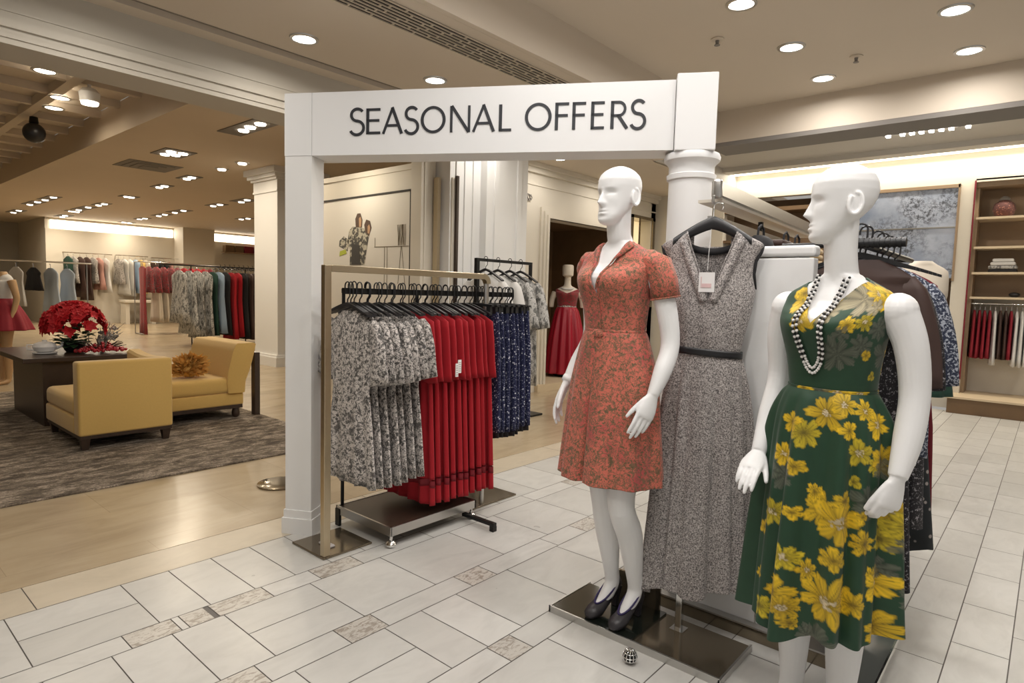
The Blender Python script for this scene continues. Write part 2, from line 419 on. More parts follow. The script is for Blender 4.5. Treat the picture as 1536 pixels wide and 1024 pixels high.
c = MB(); c.box((6.9,5.5,0),(9.1,5.7,.10)); c.box((6.8,5.4,0),(9.2,5.5,.10)); c.box((6.9,5.7,0),(9.1,7.0,.10)); struct(c.build('floor', M['shelfedge']))
c = MB(); c.box((6.9,6.9,.1),(9.1,7.0,2.6)); c.box((6.9,5.7,.1),(7.0,6.9,2.6)); c.box((9.0,5.7,.1),(9.1,6.9,2.6)); c.box((6.9,5.7,2.5),(9.1,6.9,2.6))
struct(c.build('wall_niche', M['brownwood']))
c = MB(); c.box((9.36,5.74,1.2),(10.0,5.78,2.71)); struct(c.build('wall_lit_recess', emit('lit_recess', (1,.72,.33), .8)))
c = MB(); c.box((9.31,5.47,1.2),(9.36,5.72,2.76)); c.box((10.02,5.47,1.2),(10.1,5.72,2.76)); c.box((9.31,5.47,2.71),(10.1,5.72,2.76)); struct(c.build('trim_5', M['bronze']))
# ---- partition with the framed poster
c = MB(); c.box((4.5,5.2,0),(4.62,7.6,2.76)); c.box((4.46,5.21,0),(4.66,5.38,2.80)); c.box((4.485,5.38,2.70),(4.5,7.6,2.76))
struct(c.build('wall_partition', M['cream']))
struct(MB().box((4.60,5.10,0),(4.64,5.17,2.60)).build('trim_6', M['gold']))
c = MB(); c.box((4.70,4.98,0),(4.76,5.18,2.6)); struct(c.build('wall_panel', M['cream']))
struct(MB().box((4.735,4.945,0),(4.765,4.978,2.62)).build('trim_7', M['darkwood']))
c = MB(); c.box((4.68,5.0,0),(5.9,5.6,3.15)); c.box((5.15,4.9,0),(5.86,5.0,3.15)); c.box((5.27,4.88,0),(5.34,4.9,3.15)); c.box((5.66,4.88,0),(5.73,4.9,3.15))
for k in range(3): c.box((4.76+k*.13,4.985,0),(4.83+k*.13,5.0,3.15))
struct(c.build('wall_pilaster', M['pillar']))
# ---- right shop wall with its niches
X = 10.15
c = MB()
c.box((X,-3.2,3.0),(X+.15,5.5,3.4)); c.box((X,.90,0),(X+.15,1.08,3.0)); c.box((X,1.08,2.94),(X+.15,2.1,3.0)); c.box((X,1.08,0),(X+.15,2.1,.9))
c.box((X,2.1,0),(X+.15,2.7,3.0)); c.box((X,4.25,0),(X+.15,5.5,3.0)); c.box((X,2.7,0),(X+.15,4.25,.3))
c.box((X+.45,-3.2,.18),(X+.55,.9,1.485)); c.box((X+.14,-3.2,.18),(X+.55,.9,.2))
c.box((X,-3.2,2.98),(X+.55,.9,3.02))
c.box((9.98,-3.2,3.385),(X,5.5,3.40))
struct(c.build('wall_right', M['cream']))
c = MB(); c.box((X+.10,.86,.2),(X+.55,.9,3.0)); c.box((X+.45,-3.2,1.485),(X+.5,.9,3.0)); c.box((X+.05,-3.2,2.92),(X+.5,.9,3.0))
struct(c.build('wall_shelf_niche', M['shelfwood']))
struct(MB().box((X-.012,.895,.4),(X+.02,.912,3.0)).build('fringe_strip', M['maroon']))  # strip added for a red colour fringe along the niche edge
c = MB(); c.box((X+.45,2.7,.3),(X+.5,4.25,3.0)); c.box((X+.02,2.7,2.78),(X+.5,4.25,2.84)); c.box((X+.02,2.7,2.3),(X+.5,4.25,2.34)); c.box((X+.1,1.08,1.70),(X+.4,2.1,1.74)); c.box((X+.40,1.08,.9),(X+.45,2.1,1.75)); c.box((X+.1,1.08,1.28),(X+.4,2.1,1.31))
struct(c.build('wall_dark_niche', M['brownwood']))
struct(MB().box((9.72,-3.2,0),(X+.14,.98,.19)).build('baseboard_right', M['brownwood']))
struct(MB().box((9.70,-3.2,.19),(X+.45,1.0,.215)).build('trim_9', M['shelfedge']))
tag(MB().box((9.99,-3.2,3.355),(10.07,5.45,3.383)).build('cove_light', M['cove2']), 'thin warm cove light along the side shop wall', 'light')
# ================================================================= RUG AND LOUNGE
M['rug'] = rug_mat()
tag(MB().cbox((-2.6,4.72,0),(3.25,9.6,.014),.005,2).build('area_rug', M['rug']), 'mottled brown and grey rug under the mustard lounge seats', 'rug')

def lounge(name, label, loc, rotz, W=.71, D=1.0, arm=True):
    """local: backrest along y=0, sitter looks to +y; x from 0 to W"""
    t = thing(name, label, 'seat', loc, rotz, 'mustard lounge seats on the rug')
    b = MB(); b.cbox((0,.14,.13),(W,D,.28),.018); b.build('base', M['yellow'], t, True)
    b = MB(); b.cbox((.004,.14,.275),(W-(.13 if arm else .004),D+.012,.43),.045,4); b.build('seat_cushion', M['yellow'], t, True)
    b = MB()                                                  # back: slightly raked slab with soft edges
    b.cbox((0,0,.13),(W,.145,.735),.022,4)
    bk = b.build('backrest', M['yellow'], t, True)
    if arm:
        b = MB(); n = 10; rings = []
        for i in range(n+1):
            y = .12 + .62*i/n; top = .735 - .02*math.sin(i/n*PI) + .02*(i/n)
            rings.append([(W-.125,y,.27),(W,y,.27),(W,y,top-.02),(W-.02,y,top),(W-.105,y,top),(W-.125,y,top-.02)])
        b.loft(rings); b.build('armrest', M['yellow'], t, True)
    b = MB(); b.box((.01,.01,.105),(W-.01,D-.01,.132)); b.build('apron', M['darkwood'], t)
    for x in (.05, W-.05):
        for y in (.05, D-.06):
            l = MB(); s0, s1 = .034, .022
            l.loft([sqring(x,y,s1,.014), sqring(x,y,s0,.108)]); l.build('leg', M['darkwood'], t)
    return t
lounge('lounge_chair', 'mustard lounge chair seen from behind, nearest the white arch', (1.46,5.83,0), 0)
# second seat: high raked end at +x
t = thing('lounge_chair', 'mustard lounge seat with golden feather cushion, beside the store column', 'seat', (2.25,6.33,0), 0, 'mustard lounge seats on the rug')
b = MB(); b.cbox((0,0,.15),(.80,1.0,.28),.018); b.build('base', M['yellow'], t, True)
b = MB(); b.cbox((0,-.01,.275),(.76,1.0,.44),.05,4); b.build('seat_cushion', M['yellow'], t, True)
b = MB(); rings = []
for z, x0, x1 in ((.28,.63,.80),(.40,.62,.81),(.5,.63,.85),(.6,.655,.88),(.70,.68,.905),(.775,.71,.92),(.79,.73,.905)):
    rings.append([(x0,-.02,z),(x0+.03,-.035,z),(x1-.03,-.035,z),(x1,-.02,z),(x1,.98,z),(x0,.98,z)])
b.loft(rings); b.build('backrest', M['yellow'], t, True)
b = MB(); b.box((.01,.01,.115),(.79,.99,.152)); b.build('apron', M['darkwood'], t)
for x in (.06,.74):
    for y in (.06,.94):
        l = MB(); l.lathe([(.020,.014),(.036,.03),(.040,.06),(.030,.118)], (x,y,0), 14); l.build('leg', M['darkwood'], t, True)
for y in (.02,.9):
    b = MB(); b.box((.93,y,.014),(.985,y+.08,.68)); b.build('end_post', M['darkwood'], t)
# golden feather cushion
b = MB(); rr = random.Random(3)
b.ball((0,0,.10), (.12,.09,.10), 12, 8)
for i in range(520):
    u = rr.uniform(0,2*PI); v = math.acos(rr.uniform(-.5,1)); d = Vector((math.sin(v)*math.cos(u), math.sin(v)*math.sin(u), math.cos(v)))
    p = Vector((d.x*.12, d.y*.09, .10+d.z*.10)); q = p + d*rr.uniform(.03,.07) + Vector((rr.uniform(-.03,.03),rr.uniform(-.03,.03),rr.uniform(-.02,.02)))
    q.z = max(q.z, .012)
    s = d.orthogonal().normalized()*.014
    b.add([p-s, p+s, (p+q)/2+s*1.5, q, (p+q)/2-s*1.5], [(0,1,2,3,4),(4,3,2,1,0)])
tag(b.build('feather_cushion', M['feather'], None, False, (2.60,6.56,.445), fixn=False), 'golden feathery cushion on the mustard seat', 'cushion')

# dark table behind
t = thing('console_table', 'dark wood table carrying the poinsettia, behind the mustard chair', 'table', (0,0,0))
b = MB(); b.cbox((1.34,7.02,.62),(2.23,8.35,.665),.006,2); b.build('tabletop', M['darkwood'], t)
b = MB(); b.box((1.50,7.08,.014),(1.55,8.28,.62)); b.box((1.55,7.10,.03),(2.13,7.14,.62)); b.box((2.13,7.08,.014),(2.18,8.28,.62)); b.build('cabinet', M['darkwood'], t)
# poinsettia
t = thing('poinsettia', 'big red poinsettia in a dark pot on the dark table', 'plant', (1.86,7.5,.665))
b = MB(); b.lathe([(.07,0),(.09,.03),(.10,.11),(.09,.115),(.08,.10)], n=20); b.build('pot', M['blackmetal'], t, True)
rr = random.Random(5); b = MB(); g = MB()
def petal(B, c, d, up, l, w):
    d = d.normalized(); s = d.cross(up).normalized()*w
    m = c + d*l*.5 + up*l*.10; e = c + d*l
    B.add([c, m-s, e, m+s, c-up*.004, m-s-up*.004, e-up*.004, m+s-up*.004], [(0,1,2,3),(7,6,5,4),(0,4,5,1),(1,5,6,2),(2,6,7,3),(3,7,4,0)])
for i in range(130):
    a = rr.uniform(0,2*PI); v = rr.uniform(0,1.75)
    n = Vector((math.sin(v)*math.cos(a), math.sin(v)*math.sin(a), math.cos(v)))
    c0 = Vector((n.x*.26, n.y*.23, .26+n.z*.23)); o = n.orthogonal().normalized(); o2 = n.cross(o)
    for k in range(7):
        q = k*2*PI/7 + rr.uniform(-.2,.2); petal(b, c0, o*math.cos(q)+o2*math.sin(q)+n*.35, n, rr.uniform(.05,.085), .022)
for i in range(60):
    a = rr.uniform(0,2*PI); c0 = Vector((math.cos(a)*.09, math.sin(a)*.09, rr.uniform(.05,.26)))
    petal(g, c0, Vector((math.cos(a),math.sin(a),rr.uniform(-.3,.5))), Vector((0,0,1)), rr.uniform(.06,.12), .038)
b.build('bracts', M['redpetal'], t); g.build('foliage', M['leaf'], t)
# berry arrangement, white tea set, twig
b = MB(); g = MB(); rr = random.Random(8)
for i in range(130):
    a = rr.uniform(0,2*PI); r = rr.uniform(0,1)**.6
    x, y = r*.22*math.cos(a), r*.10*math.sin(a); z = .02 + (1-r)*.10*rr.random() + .012
    b.ball((x,y,z), rr.uniform(.012,.02), 6, 4)
for i in range(50):
    a = rr.uniform(0,2*PI); r = rr.uniform(.05,.26); g.tube([(0,0,.02),(r*.5*math.cos(a),r*.3*math.sin(a),.07),(r*math.cos(a),r*.5*math.sin(a),rr.uniform(.04,.16))], .003, 5)
t = thing('berry_arrangement', 'low arrangement of red berries and twigs beside the poinsettia', 'decoration', (2.02,7.22,.665))
b.build('berries', M['berry'], t, True); g.build('twigs', M['browncloth'], t)
b = MB()
for i in range(46):
    a = rr.uniform(0,2*PI); b.tube([(0,0,0),(.05*math.cos(a),.04*math.sin(a),.1),(rr.uniform(-.02,.20),.09*math.sin(a),rr.uniform(.12,.30))], [.004,.003,.002], 5)
    b.ball((rr.uniform(-.04,.14),rr.uniform(-.07,.07),rr.uniform(.10,.24)), .012, 6, 4)
tag(b.build('dried_bouquet', M['p_silver'], None, False, (2.12,7.55,.665)), 'dried silvery bouquet standing behind the red berries', 'decoration')
b = MB(); b.lathe([(.03,0),(.10,.008),(.10,.014),(.05,.012)], n=20)
b.lathe([(.05,.014),(.085,.03),(.10,.07),(.085,.10),(.05,.115),(.02,.12),(.02,.135)], n=20)
b.tube([(.09,0,.05),(.14,0,.07),(.15,0,.11)], [.016,.012,.010], 8); b.tube([(-.09,0,.09),(-.14,0,.09),(-.14,0,.05),(-.09,0,.04)], .007, 8)
tag(b.build('teapot', M['paper'], None, True, (1.60,7.45,.665)), 'white china teapot on its saucer left of the poinsettia', 'teapot')
# ================================================================= SEASONAL OFFERS ARCH
AR = -math.radians(59.87)
arch = thing('sign_arch', 'white arch with a round column and black SEASONAL OFFERS lettering', 'sign', (1.80,3.144,0), AR)
b = MB(); b.box((-.055,0,.135),(.100,.135,2.082)); b.build('post', M['pillar'], arch)
b = MB(); b.box((-.062,-.007,.085),(.107,.142,.135)); b.box((-.070,-.015,0),(.115,.15,.09)); b.build('post_skirting', M['pillar'], arch)
b = MB(); b.box((-.057,-.002,2.083),(.1005,.19,2.41)); b.build('end_block', M['white'], arch)
b = MB(); b.box((.1022,0,2.083),(1.976,.19,2.41)); b.build('sign_board', M['white'], arch)
b = MB(); b.cbox((1.979,-.045,2.072),(2.165,.20,2.425),.004,2); b.build('column_block', M['white'], arch)
b = MB(); cx, cy = 2.072, .078
b.lathe([(.150,0),(.150,.06),(.135,.08),(.125,.10),(.115,.12),(.112,.5),(.110,1.2),(.106,1.90),(.106,1.945),(.116,1.95),(.118,1.972),(.108,1.978),(.108,2.015),(.118,2.028),(.132,2.040),(.134,2.058),(.128,2.072)], (cx,cy,0), 48)
b.build('round_column', M['white'], arch, True)

# lettering: every letter drawn from strokes
Bz, Hh = 2.188, .131
def stroke(B, pts, w, closed=False):
    pts = np.asarray(pts, float); n = len(pts)
    T = np.roll(pts,-1,0)-np.roll(pts,1,0) if closed else np.gradient(pts, axis=0)
    T /= np.linalg.norm(T, axis=1)[:,None]; Nn = np.stack([-T[:,1],T[:,0]],1)
    w = np.full(n, w) if np.isscalar(w) else np.asarray(w)
    a, c = pts+Nn*w[:,None]/2, pts-Nn*w[:,None]/2
    def P(q, y): return np.stack([q[:,0], np.full(n,y), q[:,1]],1)
    rings = [np.stack([p0,p1,p2,p3]) for p0,p1,p2,p3 in zip(P(a,-.0035),P(c,-.0035),P(c,0.0005),P(a,0.0005))]
    if closed: rings.append(rings[0])
    B.loft(rings, not closed)
def seg(*p): return [np.array(q, float) for q in p]
def letter(B, ch, x0, x1):
    W = x1-x0; v, h = .0158, .0126
    def X(u, t): return (x0+u*W, Bz+t*Hh)
    e = v/2/W
    if ch == 'S':
        pts = []
        for t in np.linspace(math.radians(35), math.radians(270), 26): pts.append((.52+.40*math.cos(t), .76+.235*math.sin(t)))
        for t in np.linspace(math.radians(90), math.radians(-155), 28): pts.append((.48+.45*math.cos(t), .255+.27*math.sin(t)))
        pts = [p for i,p in enumerate(pts) if i == 0 or math.hypot(p[0]-pts[i-1][0], p[1]-pts[i-1][1]) > .01]
        stroke(B, [X(*p) for p in pts], v*.92)
    elif ch == 'O':
        t = np.linspace(0,2*PI,49)[:-1]; rx = (W-v)/2; rz = Hh/2-h/2+.002
        stroke(B, np.stack([x0+W/2+rx*np.cos(t), Bz+Hh/2+rz*np.sin(t)],1), v*.92+.001*np.cos(2*t), True)
    elif ch in 'EF':
        stroke(B, [X(e,0),X(e,1)], v)
        for t in ([.046,.53,.954] if ch == 'E' else [.53,.954]): stroke(B, [X(0,t),X(.97 if t != .53 else .90,t)], h)
    elif ch == 'A':
        stroke(B, [X(.06,0),X(.5,1.0)], h); stroke(B, [X(.48,1.02),X(.93,0)], v); stroke(B, [X(.2,.32),X(.8,.32)], h)
    elif ch == 'N':
        stroke(B, [X(e*.8,0),X(e*.8,1)], h); stroke(B, [X(e,1),X(1-e,0)], v); stroke(B, [X(1-e*.8,0),X(1-e*.8,1)], h)
    elif ch == 'L':
        stroke(B, [X(e,0),X(e,1)], v); stroke(B, [X(0,.046),X(1,.046)], h)
    elif ch == 'R':
        stroke(B, [X(e,0),X(e,1)], v)
        t = np.linspace(PI/2,-PI/2,16); p = [X(0,.954)]+[X(.48+.34*math.cos(q), .715+.239*math.sin(q)) for q in t]+[X(0,.476)]
        stroke(B, p, h); stroke(B, [X(.42,.50),X(.96,0)], v)
b = MB()
for ch, x0, x1 in (('S',.317,.402),('E',.411,.491),('A',.498,.614),('S',.620,.699),('O',.709,.842),('N',.866,.972),('A',.981,1.102),('L',1.120,1.184),
                   ('O',1.252,1.386),('F',1.403,1.473),('F',1.488,1.556),('E',1.579,1.646),('R',1.674,1.757),('S',1.768,1.842)):
    letter(B=b, ch=ch, x0=x0, x1=x1)
b.build('lettering', M['ink'], arch)

# ================================================================= GOLD DISPLAY FRAME AND TRAY RACK
fr = thing('display_rack', 'champagne metal display frame in front of the white arch post', 'rack', (0,0,0))
b = MB(); b.cbox((1.722,2.722,.012),(1.760,2.758,1.495),.003,2); b.build('post', M['gold'], fr)
b = MB(); b.cbox((1.7605,2.722,1.462),(2.86,2.758,1.497),.003,2)
pts = [(2.855+.045*math.sin(t), 2.74, 1.48-.045*(1-math.cos(t))) for t in np.linspace(0,PI/2,8)]
rings = []
for i, t in enumerate(np.linspace(0,PI/2,8)):
    c0 = np.array(pts[i]); u = np.array([math.sin(t),0,math.cos(t)]); w = np.array([0,1.,0])
    rings.append([c0-u*.0175-w*.018, c0+u*.0175-w*.018, c0+u*.0175+w*.018, c0-u*.0175+w*.018])
b.loft(rings); b.build('top_bar', M['gold'], fr)
b = MB(); b.tube([(2.90,2.745,1.44),(2.90,2.745,.012)], .017, 16); b.build('pole', M['steel'], fr, True)
b = MB(); b.cbox((1.715,2.715,0),(2.015,3.02,.012),.003,2); b.build('base_plate', M['bronze'], fr)
b = MB(); b.cbox((2.78,2.70,0),(3.20,3.08,.012),.003,2); b.build('base_plate', M['bronze'], fr)
b = MB(); b.cbox((1.80,2.80,.012),(1.84,2.90,.022),.004,2); tag(b.build('leaflet', M['greycard']), 'small folded leaflet lying on the metal base plate', 'leaflet')

rk = thing('garment_rack', 'low brown tray garment rack with black rail behind the gold frame', 'rack', (0,0,0))
b = MB(); b.box((2.05,2.60,.095),(2.68,3.09,.112)); b.build('tray', M['darkwood'], rk)
b = MB(); b.box((2.045,2.59,.066),(2.69,2.60,.115)); b.box((2.04,2.59,.066),(2.05,3.10,.115)); b.box((2.68,2.59,.066),(2.69,3.10,.115)); b.box((2.04,3.09,.066),(2.69,3.10,.115)); b.build('tray_rim', M['steel'], rk)
for x, y in ((2.06,2.61),(2.67,2.61),(2.67,3.08)):
    b = MB(); b.tube([(x,y,.07),(x,y,.03)], .009, 12); b.lathe([(.012,0),(.026,.006),(.030,.018),(.022,.032),(.010,.040)], (x,y,0), 18); b.build('foot', M['chrome'], rk, True)
b = MB(); b.box((2.035,3.06,0),(2.05,3.10,.10)); b.build('foot', M['blackmetal'], rk)
b = MB(); b.cbox((2.60,2.36,.03),(2.63,2.62,.05),.003,2); b.box((2.60,2.36,0),(2.63,2.39,.03)); b.build('outrigger', M['blackmetal'], rk)
b = MB(); b.tube([(2.075,3.088,.11),(2.075,3.088,1.37)], .010, 12); b.tube([(2.62,3.088,.11),(2.62,3.088,1.37)], .012, 12); b.build('upright', M['blackmetal'], rk, True)
b = MB(); b.box((1.88,2.786,1.352),(3.22,2.814,1.384)); b.box((2.065,2.80,1.355),(2.085,3.095,1.38)); b.box((2.61,2.80,1.355),(2.63,3.095,1.38)); b.build('rail', M['blackmetal'], rk)

# ---------------------------------------------------------------- hanging clothes
def cloth(prof, folds=9, amp=.02, n=44, seed=0, caps=(False,True), hemwave=.006, power=.75):
    """prof: (z, half width, half thickness, fold strength); width on y, thickness on x"""
    r = np.random.default_rng(seed); a = np.arange(n)*2*PI/n; rings = []
    ph = r.uniform(0,6,3)
    for i, (z, hw, ht, fs) in enumerate(prof):
        ca, sa = np.cos(a), np.sin(a)
        y = hw*np.sign(ca)*np.abs(ca)**power; x = ht*np.sign(sa)*np.abs(sa)**.8
        yn = y/max(hw,1e-3)
        x = x + amp*fs*(np.sin(folds*yn*1.6+ph[0])*.65 + np.sin(folds*2.3*yn*1.1+ph[1])*.35)
        zz = z + (hemwave*np.sin(folds*yn*1.6+ph[2]) if i >= len(prof)-2 else 0)
        rings.append(np.stack([x, y, np.full(n, z) if np.isscalar(zz) else zz], 1))
    return rings
def lerp_prof(keys, m=14):
    keys = np.asarray(keys, float); t = np.linspace(0, len(keys)-1, m); o = []
    for q in t:
        i = min(int(q), len(keys)-2); f = q-i; o.append(tuple(keys[i]*(1-f)+keys[i+1]*f))
    return o
def add_cloth(B, prof, **k):
    rings = cloth(prof, **k); n = len(rings[0]); F = []
    for i in range(len(rings)-1):
        for j in range(n):
            F.append((i*n+j, i*n+(j+1)%n, (i+1)*n+(j+1)%n, (i+1)*n+j))
    F.append(tuple((len(rings)-1)*n+j for j in range(n)))
    B.add(np.concatenate(rings), F)
def add_sleeve(B, s, y0=.165, z0=-.085, y1=.25, z1=-.36, r0=.055, r1=.075, th=.35, bend=.02, x1=0.0, n=16):
    rings = []
    for t in np.linspace(0,1,9):
        y = y0+(y1-y0)*t + bend*math.sin(t*PI); z = z0+(z1-z0)*t; r = r0+(r1-r0)*t; x = x1*t
        if t == 0: r *= .6
        d = np.array([0, (y1-y0), (z1-z0)]); d /= np.linalg.norm(d); u = np.array([0,-d[2],d[1]])
        a = np.arange(n)*2*PI/n
        rings.append(np.array([[x+r*th*math.sin(q)+.006*math.sin(3*q+5*t), s*(y+r*math.cos(q)*u[1]), z+r*math.cos(q)*u[2]] for q in a]))
    B.loft(rings, True)
def make_hanger(name, label, group, m=None, span=.185, drop=.055, cat='hanger', th=.006, clips=False):
    t = thing(name, label, cat, (0,0,0), 0, group)
    b = MB()
    p = [(0,0,0),(0,-.002,.022),(0,-.020,.040),(0,-.022,.070),(0,-.022,.092)]+[(0,-.022*math.cos(q),.092+.022*math.sin(q)) for q in np.linspace(.3,PI,8)]+[(0,.022,.080)]
    b.tube(p, .0036, 6); b.build('hook', M['black'], t, True)
    b = MB(); rings = []
    for s in np.linspace(-1,1,17):
        y = s*span; z = -drop*abs(s)**1.25; h = .013*(1-.45*abs(s)); w = th*(1+.8*abs(s))
        rings.append([(-w,y,z-h),(w,y,z-h),(w,y,z+h*.6),(-w,y,z+h*.6)])
    b.loft(rings)
    if clips:
        for s in (-1,1): b.box((-.010,s*span*.82-.016,-drop-.05),(.010,s*span*.82+.016,-drop*.7))
    b.build('shoulders' if not clips else 'clip_bar', m or M['black'], t)
    return t
# hanging point = where the hanger's neck sits: .034 under the rail top
HZ = 1.302
HG = 'black hangers on the tray rack rail'
hproto = make_hanger('clothes_hanger', 'black hanger on the tray rack', HG)
sproto = make_hanger('skirt_hanger', 'black clip hanger on the tray rack', HG, drop=.004, span=.17, clips=True)

def dress_foliage():
    t = thing('printed_dress', '', 'dress')
    b = MB(); add_cloth(b, lerp_prof([(-.035,.075,.013,0),(-.065,.125,.017,.05),(-.095,.175,.020,.1),(-.25,.185,.020,.2),(-.45,.165,.019,.35),(-.70,.205,.020,.8),(-.95,.235,.021,1)],22), folds=7, amp=.020, seed=1)
    b.build('bodice', M['p_foliage'], t, 'all')
    for s in (-1,1):
        b = MB(); add_sleeve(b, s, y1=.245, z1=-.40, r0=.06, r1=.075, th=.30); b.build('sleeve', M['p_foliage'], t, 'all')
    return t
def dress_red():
    t = thing('red_dress', '', 'dress')
    b = MB(); add_cloth(b, lerp_prof([(-.035,.075,.013,0),(-.06,.13,.018,.05),(-.09,.19,.022,.1),(-.20,.205,.022,.2),(-.33,.215,.022,.35),(-.43,.23,.023,.5)],16), folds=5, amp=.016, seed=2)
    b.build('bodice', M['red'], t, 'all')
    b = MB(); add_cloth(b, lerp_prof([(-.40,.19,.014,.3),(-.6,.205,.018,.7),(-.9,.225,.021,1),(-.985,.23,.022,1.05)],16), folds=10, amp=.024, seed=2, n=64); b.build('skirt', M['red'], t, 'all')
    b = MB(); add_cloth(b, lerp_prof([(-.985,.231,.0225,1.05),(-1.025,.233,.0228,1.08)],3), folds=10, amp=.024, seed=2, n=64, hemwave=0); b.build('band', M['redsheer'], t, 'all')
    b = MB(); add_cloth(b, lerp_prof([(-1.025,.232,.0222,1.08),(-1.13,.238,.023,1.15)],5), folds=10, amp=.024, seed=2, n=64); b.build('hem_flounce', M['red'], t, 'all')
    return t
def skirt_navy():
    t = thing('dotted_skirt', '', 'skirt')
    b = MB(); add_cloth(b, lerp_prof([(-.045,.165,.010,.0),(-.075,.17,.014,.1),(-.3,.195,.019,.4),(-.55,.205,.021,.7),(-.81,.212,.022,1)],18), folds=6, amp=.018, seed=3); b.build('skirt_body', M['p_dots'], t, 'all')
    b = MB(); add_cloth(b, lerp_prof([(-.80,.200,.015,1),(-.845,.202,.015,1)],3), folds=6, amp=.018, seed=3); b.build('lining', M['blackcloth'], t, 'all')
    return t
def hang_row(make, hp, xs, y, labels, hlabels, group, hgroup, z=HZ, jit=1.0, dz=0, rot0=0):
    p = make(); rr = random.Random(len(xs))
    for i, x in enumerate(xs):
        ro = rot0 + rr.uniform(-.006,.006)*jit; yy = y + rr.uniform(-.010,.010)*jit; zz = z + dz + rr.uniform(-.012,.004)*jit
        if i == 0:
            p.location = (x,yy,zz); p.rotation_euler = (0,0,ro); p['label'] = labels[0]; p['group'] = group
        else: dup(p, labels[i], (x,yy,zz), ro, group)
        if hp is not None: dup(hp, hlabels[i], (x,y,z), ro, hgroup)
    return p
def ordl(n, txt): return [txt.format(ORD[i]) for i in range(n)]
nW, nR, nB = 7, 10, 7
hang_row(dress_foliage, hproto, [1.925+.055*i for i in range(nW)], 2.80, ordl(nW,'black and cream foliage print dress, {} from the gold frame post'), ordl(nW,'black hanger carrying the {} foliage print dress from the gold post'), 'foliage print dresses on the tray rack', HG)
hang_row(dress_red, hproto, [2.335+.053*i for i in range(nR)], 2.80, ordl(nR,'tiered red dress, {} of the red row counted from the foliage dresses'), ordl(nR,'black hanger carrying the {} red dress from the foliage dresses'), 'tiered red dresses on the tray rack', HG)
hang_row(skirt_navy, sproto, [2.895+.050*i for i in range(nB)], 2.80, ordl(nB,'navy skirt with white dots, {} of the navy row counted from the red dresses'), ordl(nB,'black clip hanger carrying the {} navy skirt from the red dresses'), 'dotted navy skirts on the tray rack', HG, dz=.005)
for i in range(16):
    x = 1.92+.0815*i + (.026 if i < 5 else .0265)
    dup(hproto if i < 11 else sproto, 'empty black hanger on the tray rack rail, %s from the gold post' % ORD[i], (x,2.80,HZ+.003), 0, 'empty hangers on the tray rack rail')
hproto.location = (1.905,2.80,HZ); hproto['label'] = 'empty black hanger at the very end of the rail beside the gold post'
sproto.location = (3.205,2.80,HZ); sproto['label'] = 'empty black clip hanger at the far rail end beyond the navy skirts'
# white paper ticket on the red dresses
t = thing('price_ticket', 'bundle of small white tickets pinned to a red dress', 'tag', (2.46,2.532,.90))
b = MB(); b.box((-.022,-.004,.0),(-.002,.0,.075)); b.box((-.004,-.005,.02),(.02,-.001,.095)); b.build('cards', M['paper'], t)
b = MB()
for k in range(5): b.box((-.019,-.0055,.008+k*.013),(-.006,-.004,.014+k*.013)); b.box((0,-.0065,.03+k*.012),(.016,-.005,.035+k*.012))
b.build('printing', M['greycard'], t)

# ---------------------------------------------------------------- blouse rack near the pilaster
bk = thing('blouse_rack', 'black rack holding white and silver blouses beside the white pilaster', 'rack', (0,0,0))
b = MB(); b.box((4.60,4.49,.0),(4.64,4.53,1.73)); b.build('upright', M['blackmetal'], bk)
b = MB(); b.box((4.64,4.497,1.70),(5.47,4.523,1.73)); b.box((5.47,4.495,0),(5.50,4.525,1.73)); b.build('rail', M['blackmetal'], bk)
b = MB(); b.box((4.52,4.35,0),(4.72,4.70,.02)); b.build('base', M['blackmetal'], bk)
b = MB(); b.box((5.38,4.35,0),(5.58,4.70,.02)); b.build('base', M['blackmetal'], bk)
bh = make_hanger('clothes_hanger', '', 'black hangers on the blouse rack', span=.21, drop=.10, th=.012)
bh.scale = (1.3,1.0,1.15)
def blouse(m, name='blouse', L_=.72):
    t = thing(name, '', 'blouse')
    b = MB(); add_cloth(b, lerp_prof([(-.06,.07,.03,0),(-.11,.15,.04,.1),(-.15,.20,.045,.1),(-.4,.21,.045,.3),(-L_,.24,.05,1)],16), folds=7, amp=.025, seed=5); b.build('body', m, t, 'all')
    for s in (-1,1):
        b = MB(); add_sleeve(b, s, y0=.19, y1=.30, z0=-.13, z1=-.62, r0=.07, r1=.085, th=.6); b.build('sleeve', m, t, 'all')
    return t
bl = [('whitecloth','plain white blouse nearest the tray rack on the black blouse rack',.86),('whitecloth','second white blouse from the tray rack on the black blouse rack',.90),('p_silver','silver patterned blouse behind the white blouses',1.18),('p_silver','last silver patterned blouse, nearest the doorway',1.25)]
for i, (mm, lab, ln) in enumerate(bl):
    x = (4.75,4.94,5.13,5.31)[i]
    o = blouse(M[mm], 'blouse', ln); o.location = (x,4.51,1.62); o['label'] = lab; o['group'] = 'blouses on the black rack'; o.rotation_euler = (0,0,.2)
    if i == 0: bh.location = (x,4.51,1.622); bh.rotation_euler = (0,0,.2); bh['label'] = 'black hanger of the white blouse nearest the tray rack'
    else:
        h = dup(bh, ['','black hanger of the second white blouse','black hanger of the first silver blouse','black hanger of the last silver blouse'][i], (x,4.51,1.622), .2, 'black hangers on the blouse rack')
